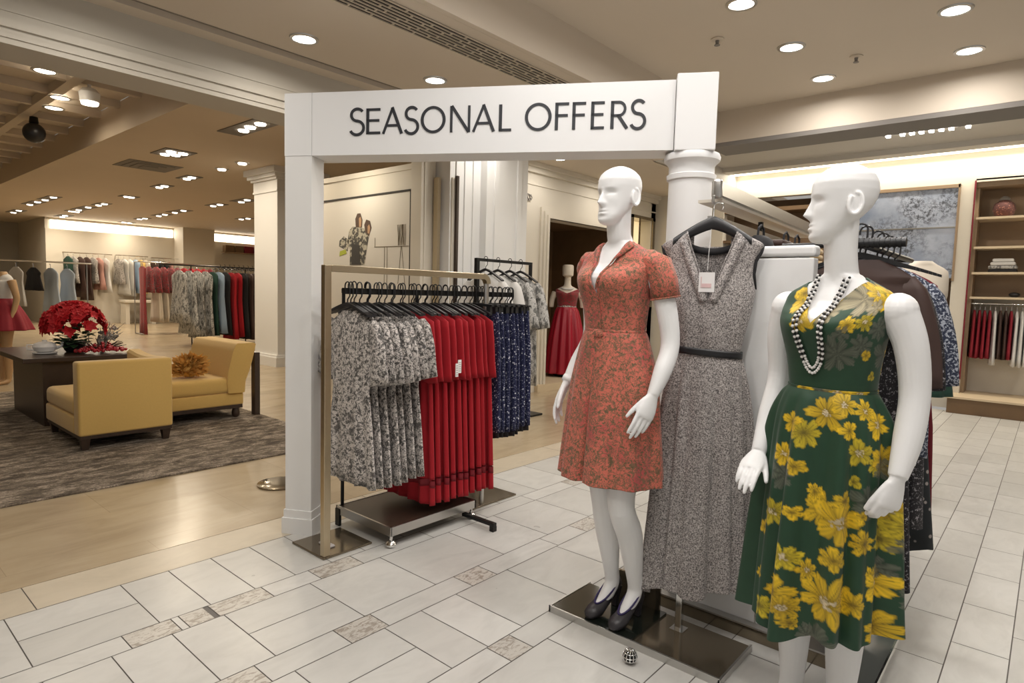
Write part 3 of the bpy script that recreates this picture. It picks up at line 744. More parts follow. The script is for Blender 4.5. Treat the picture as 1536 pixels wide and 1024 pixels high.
# ================================================================= MANNEQUINS
def sup(z, hw, hd, cy, n=36, p=2.25):
    a = np.arange(n)*2*PI/n; c, s = np.cos(a), np.sin(a)
    return np.stack([hw*np.sign(c)*np.abs(c)**(2/p), cy+hd*np.sign(s)*np.abs(s)**(2/p), np.full(n,z)],1)
def torso_keys(wz, sz):
    return np.array([(.80,.09,.07,0),(.86,.15,.10,.01),(.93,.172,.115,.012),(1.02,.150,.105,.008),(wz,.118,.088,0),(wz+.10,.130,.096,-.004),
        (wz+.20,.148,.116,-.014),(wz+.24,.153,.108,-.009),(sz-.035,.160,.082,.004),(sz,.150,.066,.010),(sz+.025,.112,.056,.014),(sz+.045,.074,.052,.016),(sz+.06,.055,.052,.016)])
def smooth_keys(K, m):
    """Catmull-Rom through the rows of K by arc length in z/hw"""
    K = np.asarray(K, float); n = len(K)
    d = np.r_[0, np.cumsum(np.hypot(np.diff(K[:,0]), np.diff(K[:,1])))]
    q = np.linspace(0, d[-1], m); out = []
    for x in q:
        i = min(max(np.searchsorted(d, x)-1, 0), n-2); f = (x-d[i])/(d[i+1]-d[i])
        p0, p1, p2, p3 = K[max(i-1,0)], K[i], K[i+1], K[min(i+2,n-1)]
        out.append(.5*((2*p1)+(p2-p0)*f+(2*p0-5*p1+4*p2-p3)*f*f+(3*p1-p0-3*p2+p3)*f**3))
    return np.array(out)
def head_piece(B, c, yaw, h=.232, pitch=0.0, nose=1.0, lips=1.0, ear=1.0):
    """c: chin-level centre of the neck axis; face looks to -y before yaw"""
    zr = np.array([0,.03,.08,.15,.25,.35,.45,.55,.65,.75,.84,.91,.96,.99,1.0])
    w  = np.array([.018,.031,.041,.050,.058,.0635,.068,.0715,.074,.0735,.067,.054,.037,.018,.003])
    fy = np.array([-.066,-.083,-.089,-.087,-.084,-.083,-.083,-.084,-.087,-.085,-.074,-.055,-.033,-.012,.004])
    by = np.array([-.030,-.018,-.006,.010,.035,.062,.084,.097,.103,.101,.090,.070,.049,.028,.010])
    zz = np.linspace(0,1,92); n = 132; a = np.arange(n)*2*PI/n; rings = []
    for t in zz:
        W_, f, b = (np.interp(t, zr, q) for q in (w,fy,by)); cy = (f+b)/2; hd = (b-f)/2
        cc, ss = np.cos(a), np.sin(a); p = 2.15
        x = W_*np.sign(cc)*np.abs(cc)**(2/p); y = cy+hd*np.sign(ss)*np.abs(ss)**(2/p)
        front = np.clip(-ss,0,1)**.5
        A = np.interp(t, [.27,.31,.35,.40,.47,.55,.62], [0,.012,.027,.021,.013,.005,0])*nose
        nw = np.interp(t, [.27,.34,.42,.55], [.012,.0125,.008,.008])
        y = y - front*A*np.exp(-(x/nw)**2)
        for s in (-1,1):
            y = y + front*.014*np.exp(-((x-s*.030)/.018)**2-((t-.515)/.052)**2)          # sockets
            y = y - front*.0045*np.exp(-((x-s*.031)/.012)**2-((t-.485)/.030)**2)         # lids
            y = y - front*.0035*np.exp(-((x-s*.030)/.022)**2-((t-.60)/.025)**2)          # brows
            y = y + front*.004*np.exp(-((x-s*.045)/.016)**2-((t-.27)/.08)**2)            # cheek hollow
        y = y - front*lips*(.0065*np.exp(-(x/.019)**2-((t-.235)/.017)**2) + .0075*np.exp(-(x/.017)**2-((t-.178)/.018)**2) - .0035*np.exp(-(x/.022)**2-((t-.207)/.009)**2))
        y = y + front*.004*np.exp(-(x/.02)**2-((t-.125)/.03)**2)
        rings.append(np.stack([x,y,np.full(n,t*h)],1))
    R = Matrix.Rotation(yaw,4,'Z') @ Matrix.Rotation(pitch,4,'X')
    def tr(P): return [tuple(Vector(c) + (R @ Vector(p)).to_3d()) for p in P]
    B.loft([tr(r) for r in rings])
    for s in (-1,1):                                                                # ears: rim and bowl
        pts = [(s*(.071+.010*max(0,math.sin(q*.5)) ), .020+.019*math.sin(q)*1.0+.004*math.cos(q), h*.46+.033*math.cos(q)*(1.0 if math.cos(q) > 0 else .95)) for q in np.linspace(-.3,PI*1.75,20)]
        B.tube(tr(pts), .0055*ear, 8)
        e = MB(); e.ball((s*.070,.018,h*.46),(.007,.017,.030),12,8)
        B.add(tr(e.v[0]), e.f)
def hand_piece(B, wr, d, wdir, curl=(.25,.3,.25), spread=.05, thumb=(.55,.5), r=1.0, tcurl=.35, L_=1.0, flip=False):
    """wr wrist; d along the hand; wdir toward the thumb side; curls bend toward the palm = d x wdir side"""
    wr, d, wdir = Vector(wr), Vector(d).normalized(), Vector(wdir).normalized()
    wdir = (wdir - d*wdir.dot(d)).normalized(); n = d.cross(wdir).normalized() * (-1 if flip else 1)
    ring = []
    for t, hw, ht in ((-.02,.021,.019),(0,.022,.018),(.03,.032,.016),(.06,.038,.0155),(.085,.038,.013),(.095,.033,.009)):
        c = wr + d*t*L_
        ring.append([tuple(c + wdir*hw*math.cos(q) + n*ht*math.sin(q)) for q in np.arange(16)*2*PI/16])
    B.loft(ring)
    for i, (off, l) in enumerate(((.028,.94),(.0095,1.04),(-.0095,.97),(-.027,.78))):
        b0 = wr + d*(.078 if i in (0,2) else .083 if i == 1 else .070)*L_ + wdir*off
        dd = (d + wdir*off*spread*30*.2).normalized(); pts = [b0]; ang = 0; axis = wdir
        for sl, cu in zip((.045,.029,.022), curl):
            ang += cu*(1+.12*i); q = dd*math.cos(ang) + n*math.sin(ang); mid = pts[-1] + q*sl*l*.5; pts += [mid, pts[-1]+q*sl*l]
        B.tube([tuple(p) for p in pts], [.0088*r,.0086*r,.0084*r,.0080*r,.0076*r,.0070*r,.0058*r], 10)
        B.ball(tuple(pts[-1]), .0060*r, 8, 6)
    t0 = wr + d*.022*L_ + wdir*.018
    q = (d*math.cos(thumb[0]) + wdir*math.sin(thumb[0]) + n*.25).normalized(); p1 = t0 + q*.040
    q2 = (q + (d - wdir*.3)*tcurl + n*tcurl*thumb[1]).normalized(); p2 = p1 + q2*.033; q3 = (q2 + (d-wdir*.3)*tcurl*.8 + n*tcurl*thumb[1]).normalized(); p3 = p2 + q3*.026
    B.tube([tuple(v) for v in (t0, t0+q*.02, p1, p2, p3)], [.0125*r,.0120*r,.0102*r,.0092*r,.0066*r], 10); B.ball(tuple(p3), .0067*r, 8, 6)
def limb(B, pts, rad, n=20, m=24):
    """smooth tapering limb through pts"""
    K = np.c_[np.asarray(pts,float), np.asarray(rad,float)]
    k = len(K); t = np.linspace(0,k-1,m); out = []
    for x in t:
        i = min(int(x),k-2); f = x-i
        p0,p1,p2,p3 = K[max(i-1,0)],K[i],K[i+1],K[min(i+2,k-1)]
        out.append(.5*((2*p1)+(p2-p0)*f+(2*p0-5*p1+4*p2-p3)*f*f+(3*p1-p0-3*p2+p3)*f**3))
    out = np.array(out); B.tube(out[:,:3], out[:,3], n)
def fuse(B, name, m, parent, voxel=.004, it=5):
    me = B.mesh(name); o = link(name, me)
    r = o.modifiers.new('r','REMESH'); r.mode = 'VOXEL'; r.voxel_size = voxel; r.use_smooth_shade = True
    s = o.modifiers.new('s','SMOOTH'); s.iterations = it; s.factor = .5
    dg = bpy.context.evaluated_depsgraph_get(); dg.update()
    new = bpy.data.meshes.new_from_object(o.evaluated_get(dg)); new.name = name
    bpy.data.objects.remove(o); bpy.data.meshes.remove(me)
    new.materials.clear(); new.materials.append(m)
    new.polygons.foreach_set('use_smooth', [True]*len(new.polygons))
    return link(name, new, parent)
def body(name, m, parent, wz, sz, chin, hyaw, arms, legs, neck_fwd=.0, voxel=.0031, head=True, **hk):
    B = MB(); K = smooth_keys(torso_keys(wz,sz), 40)
    B.loft([sup(*k) for k in K])
    for s in (-1,1): B.ball((s*.066,-.066,wz+.195),(.058,.060,.062),16,12)
    limb(B, [(0,.018,sz-.02),(0,.014,sz+.05),(0,.006-neck_fwd*.5,chin-.03),(0,.004-neck_fwd,chin+.07)], [.070,.0515,.0475,.050])
    B.tube([(-.14,.010,sz-.050),(-.09,.013,sz-.012),(0,.016,sz+.015),(.09,.013,sz-.012),(.14,.010,sz-.050)], [.034,.036,.042,.036,.034], 14)
    if head: head_piece(B, (0,-.002-neck_fwd,chin), hyaw, **hk)
    for a in arms:
        limb(B, a['p'], a['r']); hand_piece(B, a['p'][-1], *a['hand'][:2], **a['hand'][2])
        B.ball(a['p'][0], a['r'][0]*1.03, 16, 12)
    for l in legs: limb(B, l['p'], l['r'])
    return fuse(B, name, m, parent, voxel)

def bodice_grid(wz, sz, V, n=200, m=110, off=.008, p=2.25, bust=.020, keys=None):
    """dress top: rows run from the waist to the neckline; V=(zV, slope, back_z)"""
    K = smooth_keys(keys if keys is not None else [k for k in torso_keys(wz,sz) if k[0] >= wz-1e-6], 160); K[:,1] += off; K[:,2] += off
    a = np.arange(n)*2*PI/n; c, s = np.cos(a), np.sin(a)
    full = np.zeros((len(K), n, 3))
    for i,(z,hw,hd,cy) in enumerate(K):
        x = hw*np.sign(c)*np.abs(c)**(2/p); y = cy+hd*np.sign(s)*np.abs(s)**(2/p)
        for q in (-1,1): y = y - np.clip(-s,0,1)*bust*np.exp(-((x-q*.066)/.05)**2-((z-wz-.195)/.06)**2)
        full[i] = np.stack([x,y,np.full(n,z)],1)
    zV, k, bz = V; G = np.zeros((m, n, 3))
    for j in range(n):
        col = full[:,j]; z, x = col[:,2], np.abs(col[:,0])
        if s[j] < 0: cut = (z > zV) & (x < k*(z-zV)) 
        else: cut = (z > bz) & (x < .075)
        idx = np.argmax(cut) if cut.any() else len(K)-1
        idx = max(idx, 2); t = np.linspace(0, idx, m); i0 = np.minimum(t.astype(int), len(K)-2); f = (t-i0)[:,None]
        G[:,j] = col[i0]*(1-f)+col[i0+1]*f
    return G, a
def grid_mesh(name, G, mats, parent, thick=.003, closed=True, colors=None, smooth=True):
    m, n, _ = G.shape; F = []
    idx = np.arange(m*n).reshape(m,n); nx = np.roll(idx,-1,1)
    q = np.stack([idx[:-1],nx[:-1],nx[1:],idx[1:]],2)
    if not closed: q = q[:,:-1]
    q = q.reshape(-1,4)
    me = bpy.data.meshes.new(name); me.from_pydata(G.reshape(-1,3).tolist(), [], q.tolist()); me.update()
    me.materials.append(mats)
    me.polygons.foreach_set('use_smooth', [True]*len(me.polygons))
    if colors is not None:
        at = me.color_attributes.new('print','FLOAT_COLOR','POINT'); at.data.foreach_set('color', np.c_[colors.reshape(-1,3), np.ones(m*n)].astype(np.float32).ravel())
    o = link(name, me, parent)
    if thick:
        sm = o.modifiers.new('thickness','SOLIDIFY'); sm.thickness = thick; sm.offset = -1
    return o
def skirt_grid(keys, n, m, pleat, p=2.1):
    """keys: (z, hw, hd, cy, amp)"""
    t = np.linspace(0,len(keys)-1,m); K = np.array(keys,float); a = np.arange(n)*2*PI/n; G = np.zeros((m,n,3)); c, s = np.cos(a), np.sin(a)
    for i, x in enumerate(t):
        j = min(int(x),len(K)-2); f = x-j; f2 = f
        p0,p1,p2,p3 = K[max(j-1,0)],K[j],K[j+1],K[min(j+2,len(K)-1)]
        z,hw,hd,cy,am = .5*((2*p1)+(p2-p0)*f+(2*p0-5*p1+4*p2-p3)*f*f+(3*p1-p0-3*p2+p3)*f**3)
        k = 1 + am*pleat(a)
        G[i] = np.stack([hw*k*np.sign(c)*np.abs(c)**(2/p), cy+hd*k*np.sign(s)*np.abs(s)**(2/p), np.full(n,z)],1)
    return G, a

# ---------------------------------------------------------------- mannequin in the orange print dress
m1 = thing('mannequin', 'white bald mannequin in short sleeved orange vine print dress and dark pumps', 'mannequin', (2.18,1.340,.087), math.radians(175-270))
W1, S1 = 1.145, 1.450
armsA = [dict(p=[(.162,.014,S1-.050),(.205,.03,1.28),(.232,.04,1.12),(.234,-.01,1.01),(.226,-.055,.925)], r=[.040,.041,.036,.034,.022],
              hand=((-.08,-.45,-.90),(-.45,-.80,.3), dict(curl=(.12,.16,.12), thumb=(.48,.3), tcurl=.18))),
         dict(p=[(-.155,.022,S1-.050),(-.185,.075,1.28),(-.200,.095,1.12),(-.216,.03,1.00),(-.226,-.025,.915)], r=[.040,.041,.036,.034,.022],
              hand=((-.18,-.35,-.88),(.35,-.85,.2), dict(flip=True, curl=(.16,.22,.2), thumb=(.5,.3), tcurl=.25)))]
legsA = [dict(p=[(.085,.01,.86),(.09,-.02,.66),(.095,-.045,.47),(.088,.035,.32),(.082,.09,.13),(.080,.10,.055),(.080,.05,.0),(.080,.015,-.025)], r=[.088,.070,.054,.053,.034,.031,.028,.022]),
         dict(p=[(-.085,.01,.86),(-.045,-.01,.66),(-.018,-.010,.47),(-.03,.04,.32),(-.038,.09,.13),(-.038,.10,.055),(-.038,.05,.0),(-.040,.01,-.025)], r=[.088,.070,.053,.052,.034,.031,.028,.022])]
body('body', M['mann'], m1, W1, S1, 1.570, math.radians(-8), armsA, legsA, neck_fwd=.012, nose=1.15, lips=1.0, h=.234)
G1, a1 = bodice_grid(W1, S1, (1.292,.30,S1+.045))
dr = grid_mesh('dress', G1, M['p_orange'], m1, .004)
pl = lambda a: .035*np.sin(9*a+.6) + .02*np.sin(17*a) - .16*np.exp(-((np.angle(np.exp(1j*(a+PI/2+.10))))/.05)**2) - .05*np.exp(-((np.angle(np.exp(1j*(a+PI/2-.55))))/.07)**2)
Gs, _ = skirt_grid([(W1+.004,.128,.098,0,0),(W1-.02,.138,.108,.002,.12),(1.03,.166,.125,.006,.35),(.93,.188,.140,.008,.6),(.80,.200,.155,.006,.8),(.66,.212,.168,.004,1),(.555,.222,.176,.002,1.05)], 220, 90, pl)
sk = grid_mesh('skirt', Gs, M['p_orange'], dr, .004)
Gw, _ = skirt_grid([(W1-.016,.1325,.1025,0,0),(W1,.1300,.1000,0,0),(W1+.016,.1320,.1015,0,0)], 96, 5, lambda a: 0*a)
grid_mesh('waistband', Gw, M['p_orange'], dr, .004)
b = MB(); b.ball((0,-.108,W1),(.020,.012,.016),12,8); b.ball((-.014,-.108,W1+.004),(.012,.009,.012),8,6); b.ball((.014,-.108,W1-.004),(.012,.009,.012),8,6); b.build('knot', M['p_orange'], dr, 'all')
# lapels following the neckline and button placket
def lapel(Gb, sgn, wid=.036):
    m, n, _ = Gb.shape; ang = np.arange(n)*2*PI/n; rows = []
    js = [j for j in range(n) if (ang[j] > PI*1.5 and sgn > 0 and ang[j] < 2*PI-.30) or (PI+.30 < ang[j] < PI*1.5 and sgn < 0)]
    if sgn > 0: js = js
    else: js = js[::-1]
    top = np.array([Gb[-1,j] for j in js]); low = np.array([Gb[max(0,m-1-int(26)),j] for j in js])
    tpar = np.linspace(0,1,len(js)); wv = wid*np.minimum(1, np.minimum(tpar*6+.1, (1-tpar)*5+.55))
    dirv = low-top; dirv /= np.linalg.norm(dirv,axis=1)[:,None]+1e-9
    out = np.stack([top[:,0]*.25, -np.ones(len(js)), .25+0*top[:,0]],1); out /= np.linalg.norm(out,axis=1)[:,None]
    return np.stack([top+out*.004, top+dirv*wv[:,None]*.5+out*.010, top+dirv*wv[:,None]+out*.006],0)
for s in (-1,1):
    LG = lapel(G1, s); grid_mesh('lapel', LG, M['p_orange'], dr, .003, closed=False)
b = MB(); front = G1[:, int(220*0)+150]
jf = int(round(.75*len(a1)))
st = [G1[i,jf] for i in range(0, G1.shape[0], 6)]
b.tube([(p[0]+.004,p[1]-.003,p[2]) for p in st], .0022, 6); b.build('placket', M['p_orange'], dr, 'all')
for s in (-1,1):                                                                    # short puffed sleeves
    rings = []; a = np.arange(40)*2*PI/40
    P = np.array([(s*.115,.012,S1-.022),(s*.145,.012,S1-.028),(s*.176,(.018 if s > 0 else .04),S1-.040),(s*(.197 if s > 0 else .180),(.026 if s > 0 else .06),S1-.095),(s*(.206 if s > 0 else .18),(.032 if s > 0 else .075),S1-.160)]); rr_ = [.046,.054,.057,.055,.056]
    for i in range(5):
        T = P[min(i+1,4)]-P[max(i-1,0)]; T = T/np.linalg.norm(T); u = np.cross(T,(0,1,0)); u /= np.linalg.norm(u); w = np.cross(T,u)
        rings.append(P[i]+rr_[i]*((1+.03*np.sin(7*a))*np.cos(a))[:,None]*u+rr_[i]*.95*((1+.03*np.sin(7*a))*np.sin(a))[:,None]*w)
    grid_mesh('sleeve', np.array(rings), M['p_orange'], dr, .003)
    b = MB(); q = np.array(rings[-1]); b.tube(np.r_[q,q[:1]], .0035, 6); b.build('cuff', M['p_orange'], dr, 'all')
# wrist joints
b = MB(); b.tube([(-.223,-.008,.937),(-.2255,-.022,.917)], [.030,.030], 18); b.tube([(-.222,-.003,.945),(-.223,-.008,.937)], [.026,.030], 18); b.build('wrist_joint', M['mann'], m1, 'all')
# pumps
def pump(ank, toe, heelz):
    a_, t_ = Vector(ank), Vector(toe); d = Vector((t_.x-a_.x, t_.y-a_.y, 0)).normalized(); s = Vector((-d.y,d.x,0))
    b = MB(); rings = []
    for u, hw, z0, z1 in ((-.045,.006,.030,.062),(-.038,.022,.024,.068),(-.01,.029,.012,.060),(.03,.029,-.012,.030),(.07,.034,-.036,.006),(.10,.039,-.052,-.010),(.130,.036,-.056,-.016),(.152,.026,-.057,-.026),(.162,.010,-.057,-.038)):
        c = a_ + d*u; w2 = .8
        rings.append([(c.x+s.x*hw*q, c.y+s.y*hw*q, heelz+.06+zz) for q, zz in ((-1*w2,z0),(w2,z0),(1,z0*.5+z1*.5),(.62,z1),(-.62,z1),(-1,z0*.5+z1*.5))])
    b.loft(rings); sh = b.build('shoe', M['shoe'], m1, 'all')
    b = MB(); c = a_ - d*.026
    b.loft([[(c.x+d.x*x*k+s.x*y*k, c.y+d.y*x*k+s.y*y*k, z) for x,y in ((-.014,-.014),(.014,-.014),(.014,.014),(-.014,.014))] for z,k in ((heelz,.75),(heelz+.03,.8),(heelz+.088,1.4))])
    b.build('heel', M['shoe'], sh)
    b = MB(); pts = []
    for q in np.linspace(0,2*PI,25)[:-1]:
        u = .035+.075*math.cos(q); hw = .027*math.sin(q); z = np.interp(u,[-.045,-.01,.03,.07,.11],[.064,.060,.031,.007,-.012]); c = a_ + d*u; pts.append((c.x+s.x*hw, c.y+s.y*hw, heelz+.062+z))
    pts.append(pts[0]); b.tube(pts, .004, 6); b.build('lining_edge', M['shoelining'], sh, 'all')
pump((.080,.105,.055), (.082,-.05,0), -.055); pump((-.038,.105,.055), (-.042,-.06,0), -.055)

# ---------------------------------------------------------------- mannequin in the green flower dress
m2 = thing('mannequin', 'white bald mannequin in green dress with yellow flowers and a beaded necklace', 'mannequin', (2.155,.52,0), math.radians(165-270))
W2, S2 = 1.10, 1.405
armsB = [dict(p=[(.174,.014,S2-.048),(.208,.03,1.26),(.226,.035,1.12),(.232,.0,.99),(.232,-.045,.885)], r=[.053,.046,.041,.039,.026],
              hand=((-.10,-.22,-.96),(-.40,-.90,.0), dict(curl=(.42,.75,.6), thumb=(.42,.5), tcurl=.30, r=1.05))),
         dict(p=[(-.174,.014,S2-.048),(-.203,.03,1.26),(-.208,.045,1.12),(-.200,-.012,.99),(-.186,-.085,.870)], r=[.053,.046,.041,.039,.026],
              hand=((.22,-.80,-.42),(.85,.35,.0), dict(flip=True, curl=(.10,.25,.2), thumb=(.5,.2), tcurl=.15, r=1.05)))]
legsB = [dict(p=[(s*.085,.01,.86),(s*.085,.0,.66),(s*.085,-.01,.48),(s*.085,.015,.34),(s*.082,.02,.12),(s*.082,.01,.06)], r=[.088,.072,.056,.058,.040,.036]) for s in (-1,1)]
def feet(B):
    for s in (-1,1): limb(B, [(s*.082,.035,.035),(s*.084,-.01,.04),(s*.088,-.08,.03),(s*.09,-.16,.018)], [.034,.036,.034,.014])
_l = limb
bodyB = None
B = MB()
legsB[0]['p'] += [(-.084,.0,.04)]; legsB[0]['r'] += [.036]; legsB[1]['p'] += [(.084,.0,.04)]; legsB[1]['r'] += [.036]
feetB = [dict(p=[(s*.082,.045,.036),(s*.084,-.01,.040),(s*.088,-.08,.030),(s*.09,-.16,.016)], r=[.030,.036,.030,.014]) for s in (-1,1)]
body('body', M['mann'], m2, W2, S2, 1.560, math.radians(-48), armsB, legsB+feetB, neck_fwd=.012, h=.245, ear=1.15)
G2, a2 = bodice_grid(W2, S2, (1.312,.72,S2+.04), n=300, m=170, off=.009)
rngp = np.random.default_rng(11)
pleatfn = lambda a: .085*np.sin(11*a+.4) + .06*np.sin(7*a+1.3) + .05*np.sin(18*a+.2)
G2s, a2s = skirt_grid([(W2+.004,.129,.099,0,0),(W2-.025,.148,.116,.0,.22),(1.0,.172,.136,.004,.5),(.86,.184,.150,.004,.8),(.68,.194,.160,0,1.0),(.48,.202,.168,-.004,1.15),(.335,.207,.172,-.006,1.3)], 440, 280, pleatfn)
G2s[:,:,2] += np.linspace(0,1,280)[:,None]**3*(.05*np.clip(np.cos(a2s),0,1)[None,:] + .014*np.sin(5*a2s+1)[None,:])
GREEN = np.array([.010,.050,.022])
def paint(G, ang, flowers, seed):
    r = np.random.default_rng(seed); m, n, _ = G.shape
    C = np.tile(GREEN, (m,n,1)).astype(float)
    rad = np.maximum(.09, np.hypot(G[:,:,0], G[:,:,1]*1.1).mean(1))
    Z = G[:,:,2]
    C *= (1 + .10*np.sin(Z*90+3*np.sin(ang*9))[...,None]*0.3)
    for kind, th, z0, R in flowers:
        du = np.angle(np.exp(1j*(ang-th)))[None,:]*rad[:,None]; dz = Z - z0
        rr = np.hypot(du,dz); near = rr < R*1.25
        if not near.any(): continue
        ph = np.arctan2(dz,du); n_p = r.integers(5,9) if R > .02 else r.integers(3,6); p0 = r.uniform(0,6)
        wob = 1 + .10*np.sin(3*ph+r.uniform(0,6)) + .05*np.sin(23*ph+r.uniform(0,6))
        lobes = np.abs(np.cos((ph-p0)*n_p/2))
        lim = R*(.40+.60*lobes**.42)*wob
        pet = np.abs(np.angle(np.exp(1j*((ph-p0)*n_p))))/n_p
        ins = near & (rr < lim)
        u = np.clip(rr/(R+1e-9),0,1)
        vein = .5+.5*np.cos(ph*n_p*5+8*u)
        if kind == 'y':
            col = np.array([.88,.58,.014])*(.30+.76*lobes[...,None]**.42)*(1-.25*vein[...,None]*(u<.85)[...,None])*(1-.55*np.exp(-(pet*rr/.0016)**2)*(u<.7))[...,None]
            col = col*(1-.55*np.exp(-(u/.30)**2))[...,None] + np.array([.10,.055,.004])*.3*np.exp(-(u/.3)**2)[...,None]
            tone = r.uniform(.75,1.08); col = col*tone
            if r.random() < .25: col = col*np.array([.85,1.0,1.6])
            edge = np.clip((rr-lim*.88)/(lim*.10),0,1); col = col*(1-.55*edge[...,None])
        elif kind == 'c':
            col = np.array([.42,.36,.22])*(.5+.6*lobes[...,None])*(1-.35*vein[...,None])
        else:
            col = np.array([.12,.13,.095])*(.5+.7*lobes[...,None])*(1-.45*vein[...,None])
        al = (ins*(.95 if kind != 'g' else .8))[...,None]
        C = C*(1-al) + col*al
        if kind == 'y' and R > .028 and r.random() < .6:                                              # pale stamen heads
            for q in range(26):
                a_ = r.uniform(0,2*PI); d_ = r.uniform(0,.26)*R
                hit = np.hypot(du-d_*math.cos(a_), dz-d_*math.sin(a_)) < R*.045
                C[hit] = np.array([.62,.52,.34])*r.uniform(.6,1.2)
    return np.clip(C,0,1)
#FLOWERS#
FL_S = [('g', 4.398, 0.833, 0.0506), ('g', 5.794, 0.799, 0.0508), ('g', 5.166, 0.364, 0.052), ('g', 5.009, 0.364, 0.0364), ('y', 5.079, 0.756, 0.0579), ('y', 5.323, 0.736, 0.071), ('y', 5.253, 0.499, 0.0794), ('y', 4.573, 0.475, 0.0545), ('y', 4.695, 0.437, 0.0415), ('y', 4.66, 0.591, 0.0415), ('y', 4.939, 0.562, 0.0344), ('y', 5.288, 0.625, 0.0376), ('y', 5.742, 0.678, 0.0391), ('y', 6.178, 0.683, 0.0414), ('y', 5.986, 0.906, 0.0392), ('y', 5.62, 0.94, 0.0411), ('y', 4.712, 0.978, 0.0471), ('y', 5.044, 1.046, 0.0522), ('y', 5.358, 1.075, 0.0377), ('y', 6.004, 1.022, 0.0432), ('y', 5.777, 1.06, 0.0315), ('y', 5.411, 1.002, 0.0295), ('y', 4.451, 1.002, 0.0356), ('y', 4.346, 0.896, 0.0381), ('y', 4.66, 0.872, 0.0268), ('y', 4.276, 0.707, 0.0449), ('y', 4.067, 0.64, 0.0262), ('y', 5.637, 0.495, 0.0411), ('y', 5.969, 0.577, 0.0314), ('y', 6.144, 0.417, 0.0533), ('y', 4.241, 0.393, 0.0369), ('y', 4.102, 0.49, 0.0219), ('y', 4.695, 0.732, 0.0227), ('y', 0.07, 0.954, 0.0198), ('y', 5.568, 0.853, 0.0196), ('y', 4.765, 0.388, 0.0206), ('y', 5.69, 0.756, 0.0176), ('y', 5.376, 0.799, 0.0276), ('y', 4.957, 0.804, 0.0282)]
FL_B = [('c', 5.411, 1.39, 0.0529), ('c', 4.887, 1.347, 0.0349), ('g', 6.039, 1.305, 0.0366), ('g', 0.105, 1.229, 0.0483), ('g', 5.672, 1.252, 0.0368), ('g', 5.166, 1.225, 0.0534), ('y', 4.416, 1.386, 0.0565), ('y', 5.969, 1.405, 0.0473), ('y', 5.76, 1.405, 0.0342), ('y', 4.555, 1.405, 0.0308), ('y', 5.952, 1.405, 0.0237), ('y', 5.794, 1.38, 0.0288), ('y', 5.358, 1.313, 0.0262), ('y', 5.672, 1.323, 0.0286), ('y', 5.812, 1.225, 0.0185), ('y', 0.401, 1.182, 0.0246), ('y', 6.074, 1.161, 0.016), ('y', 4.538, 1.315, 0.0304), ('y', 0.401, 1.232, 0.0245), ('y', 0.401, 1.301, 0.0297), ('y', 4.276, 1.405, 0.0254), ('y', 6.178, 1.405, 0.0313), ('c', 5.707, 1.365, 0.0251), ('g', 5.271, 1.288, 0.0234), ('y', 4.59, 1.405, 0.0186)]
FL_W = [('y', 5.219, 1.106, 0.0481), ('g', 4.852, 1.11, 0.0347), ('y', 5.76, 1.11, 0.0397), ('y', 4.468, 1.112, 0.0292), ('y', 0.367, 1.116, 0.0244)]
fl_s = FL_S + [(k, t, z, R) for k, t, z, R in [(('y' if rngp.random()<.75 else 'g'), rngp.uniform(-.25,PI-.1), rngp.uniform(.36,1.02), rngp.uniform(.03,.065)) for _ in range(34)]]
fl_b = FL_B + [(('y' if rngp.random()<.6 else 'g'), rngp.uniform(.1,PI-.3), rngp.uniform(W2+.02,S2), rngp.uniform(.015,.035)) for _ in range(24)]
def vcmat(name):
    m, nt, b = newmat(name); at = N(nt,'ShaderNodeVertexColor', layer_name='print'); L(nt, at.outputs['Color'], b.inputs['Base Color'])
    b.inputs['Roughness'].default_value = .6; b.inputs['Sheen Weight'].default_value = .08; return m
M['p_flower'] = vcmat('green_flower_print')
dr2 = grid_mesh('dress', G2, M['p_flower'], m2, .004, colors=paint(G2, a2, fl_b, 21))
grid_mesh('skirt', G2s, M['p_flower'], dr2, .004, colors=paint(G2s, a2s, fl_s, 22))
Gw, aw = skirt_grid([(W2-.014,.1345,.1045,0,0),(W2,.1320,.1020,0,0),(W2+.014,.1340,.1035,0,0)], 260, 12, lambda a: 0*a)
grid_mesh('waistband', Gw, M['p_flower'], dr2, .004, colors=paint(Gw, aw, FL_W, 23))

# necklace: two strands of white and black beads
def fronty(x, z, wz, sz, off=.012, bust=.020):
    K = smooth_keys(torso_keys(wz,sz), 200); i = np.argmin(np.abs(K[:,0]-z)); _, hw, hd, cy = K[i]; hw += off; hd += off
    y = cy-hd*max(0,1-min(1,abs(x)/hw)**2.25)**(1/2.25)
    for q in (-1,1): y -= bust*math.exp(-((x-q*.066)/.05)**2-((z-wz-.195)/.06)**2)
    return y
nk = link('necklace', None, m2)
wb, bb = MB(), MB()
for w_, zb, ph in ((.043,1.160,0),(.033,1.176,1)):
    pts = []
    for t in np.linspace(-1,1,150):
        x = w_*np.sign(t)*(1-(1-abs(t))**4)*(.85+.35*abs(t)); z = zb + (1.462-zb)*abs(t)**1.6
        x -= .004*(1-abs(t))
        y = fronty(x, z, W2, S2, .017 if z < 1.40 else .012)
        pts.append((x,y,z))
    pts = np.array(pts); d = np.r_[0,np.cumsum(np.linalg.norm(np.diff(pts,axis=0),axis=1))]
    k = int(d[-1]/.0088)
    for i in range(k):
        s = d[-1]*i/k; p = [np.interp(s,d,pts[:,c]) for c in range(3)]
        (wb if (i+ph) % 2 == 0 or p[2] < zb+.03 else bb).ball(p, .0050 if (i+ph)%2 == 0 else .0044, 8, 6)
wb.build('white_beads', M['pearl'], nk, 'all'); bb.build('black_beads', M['blackbead'], nk, 'all')
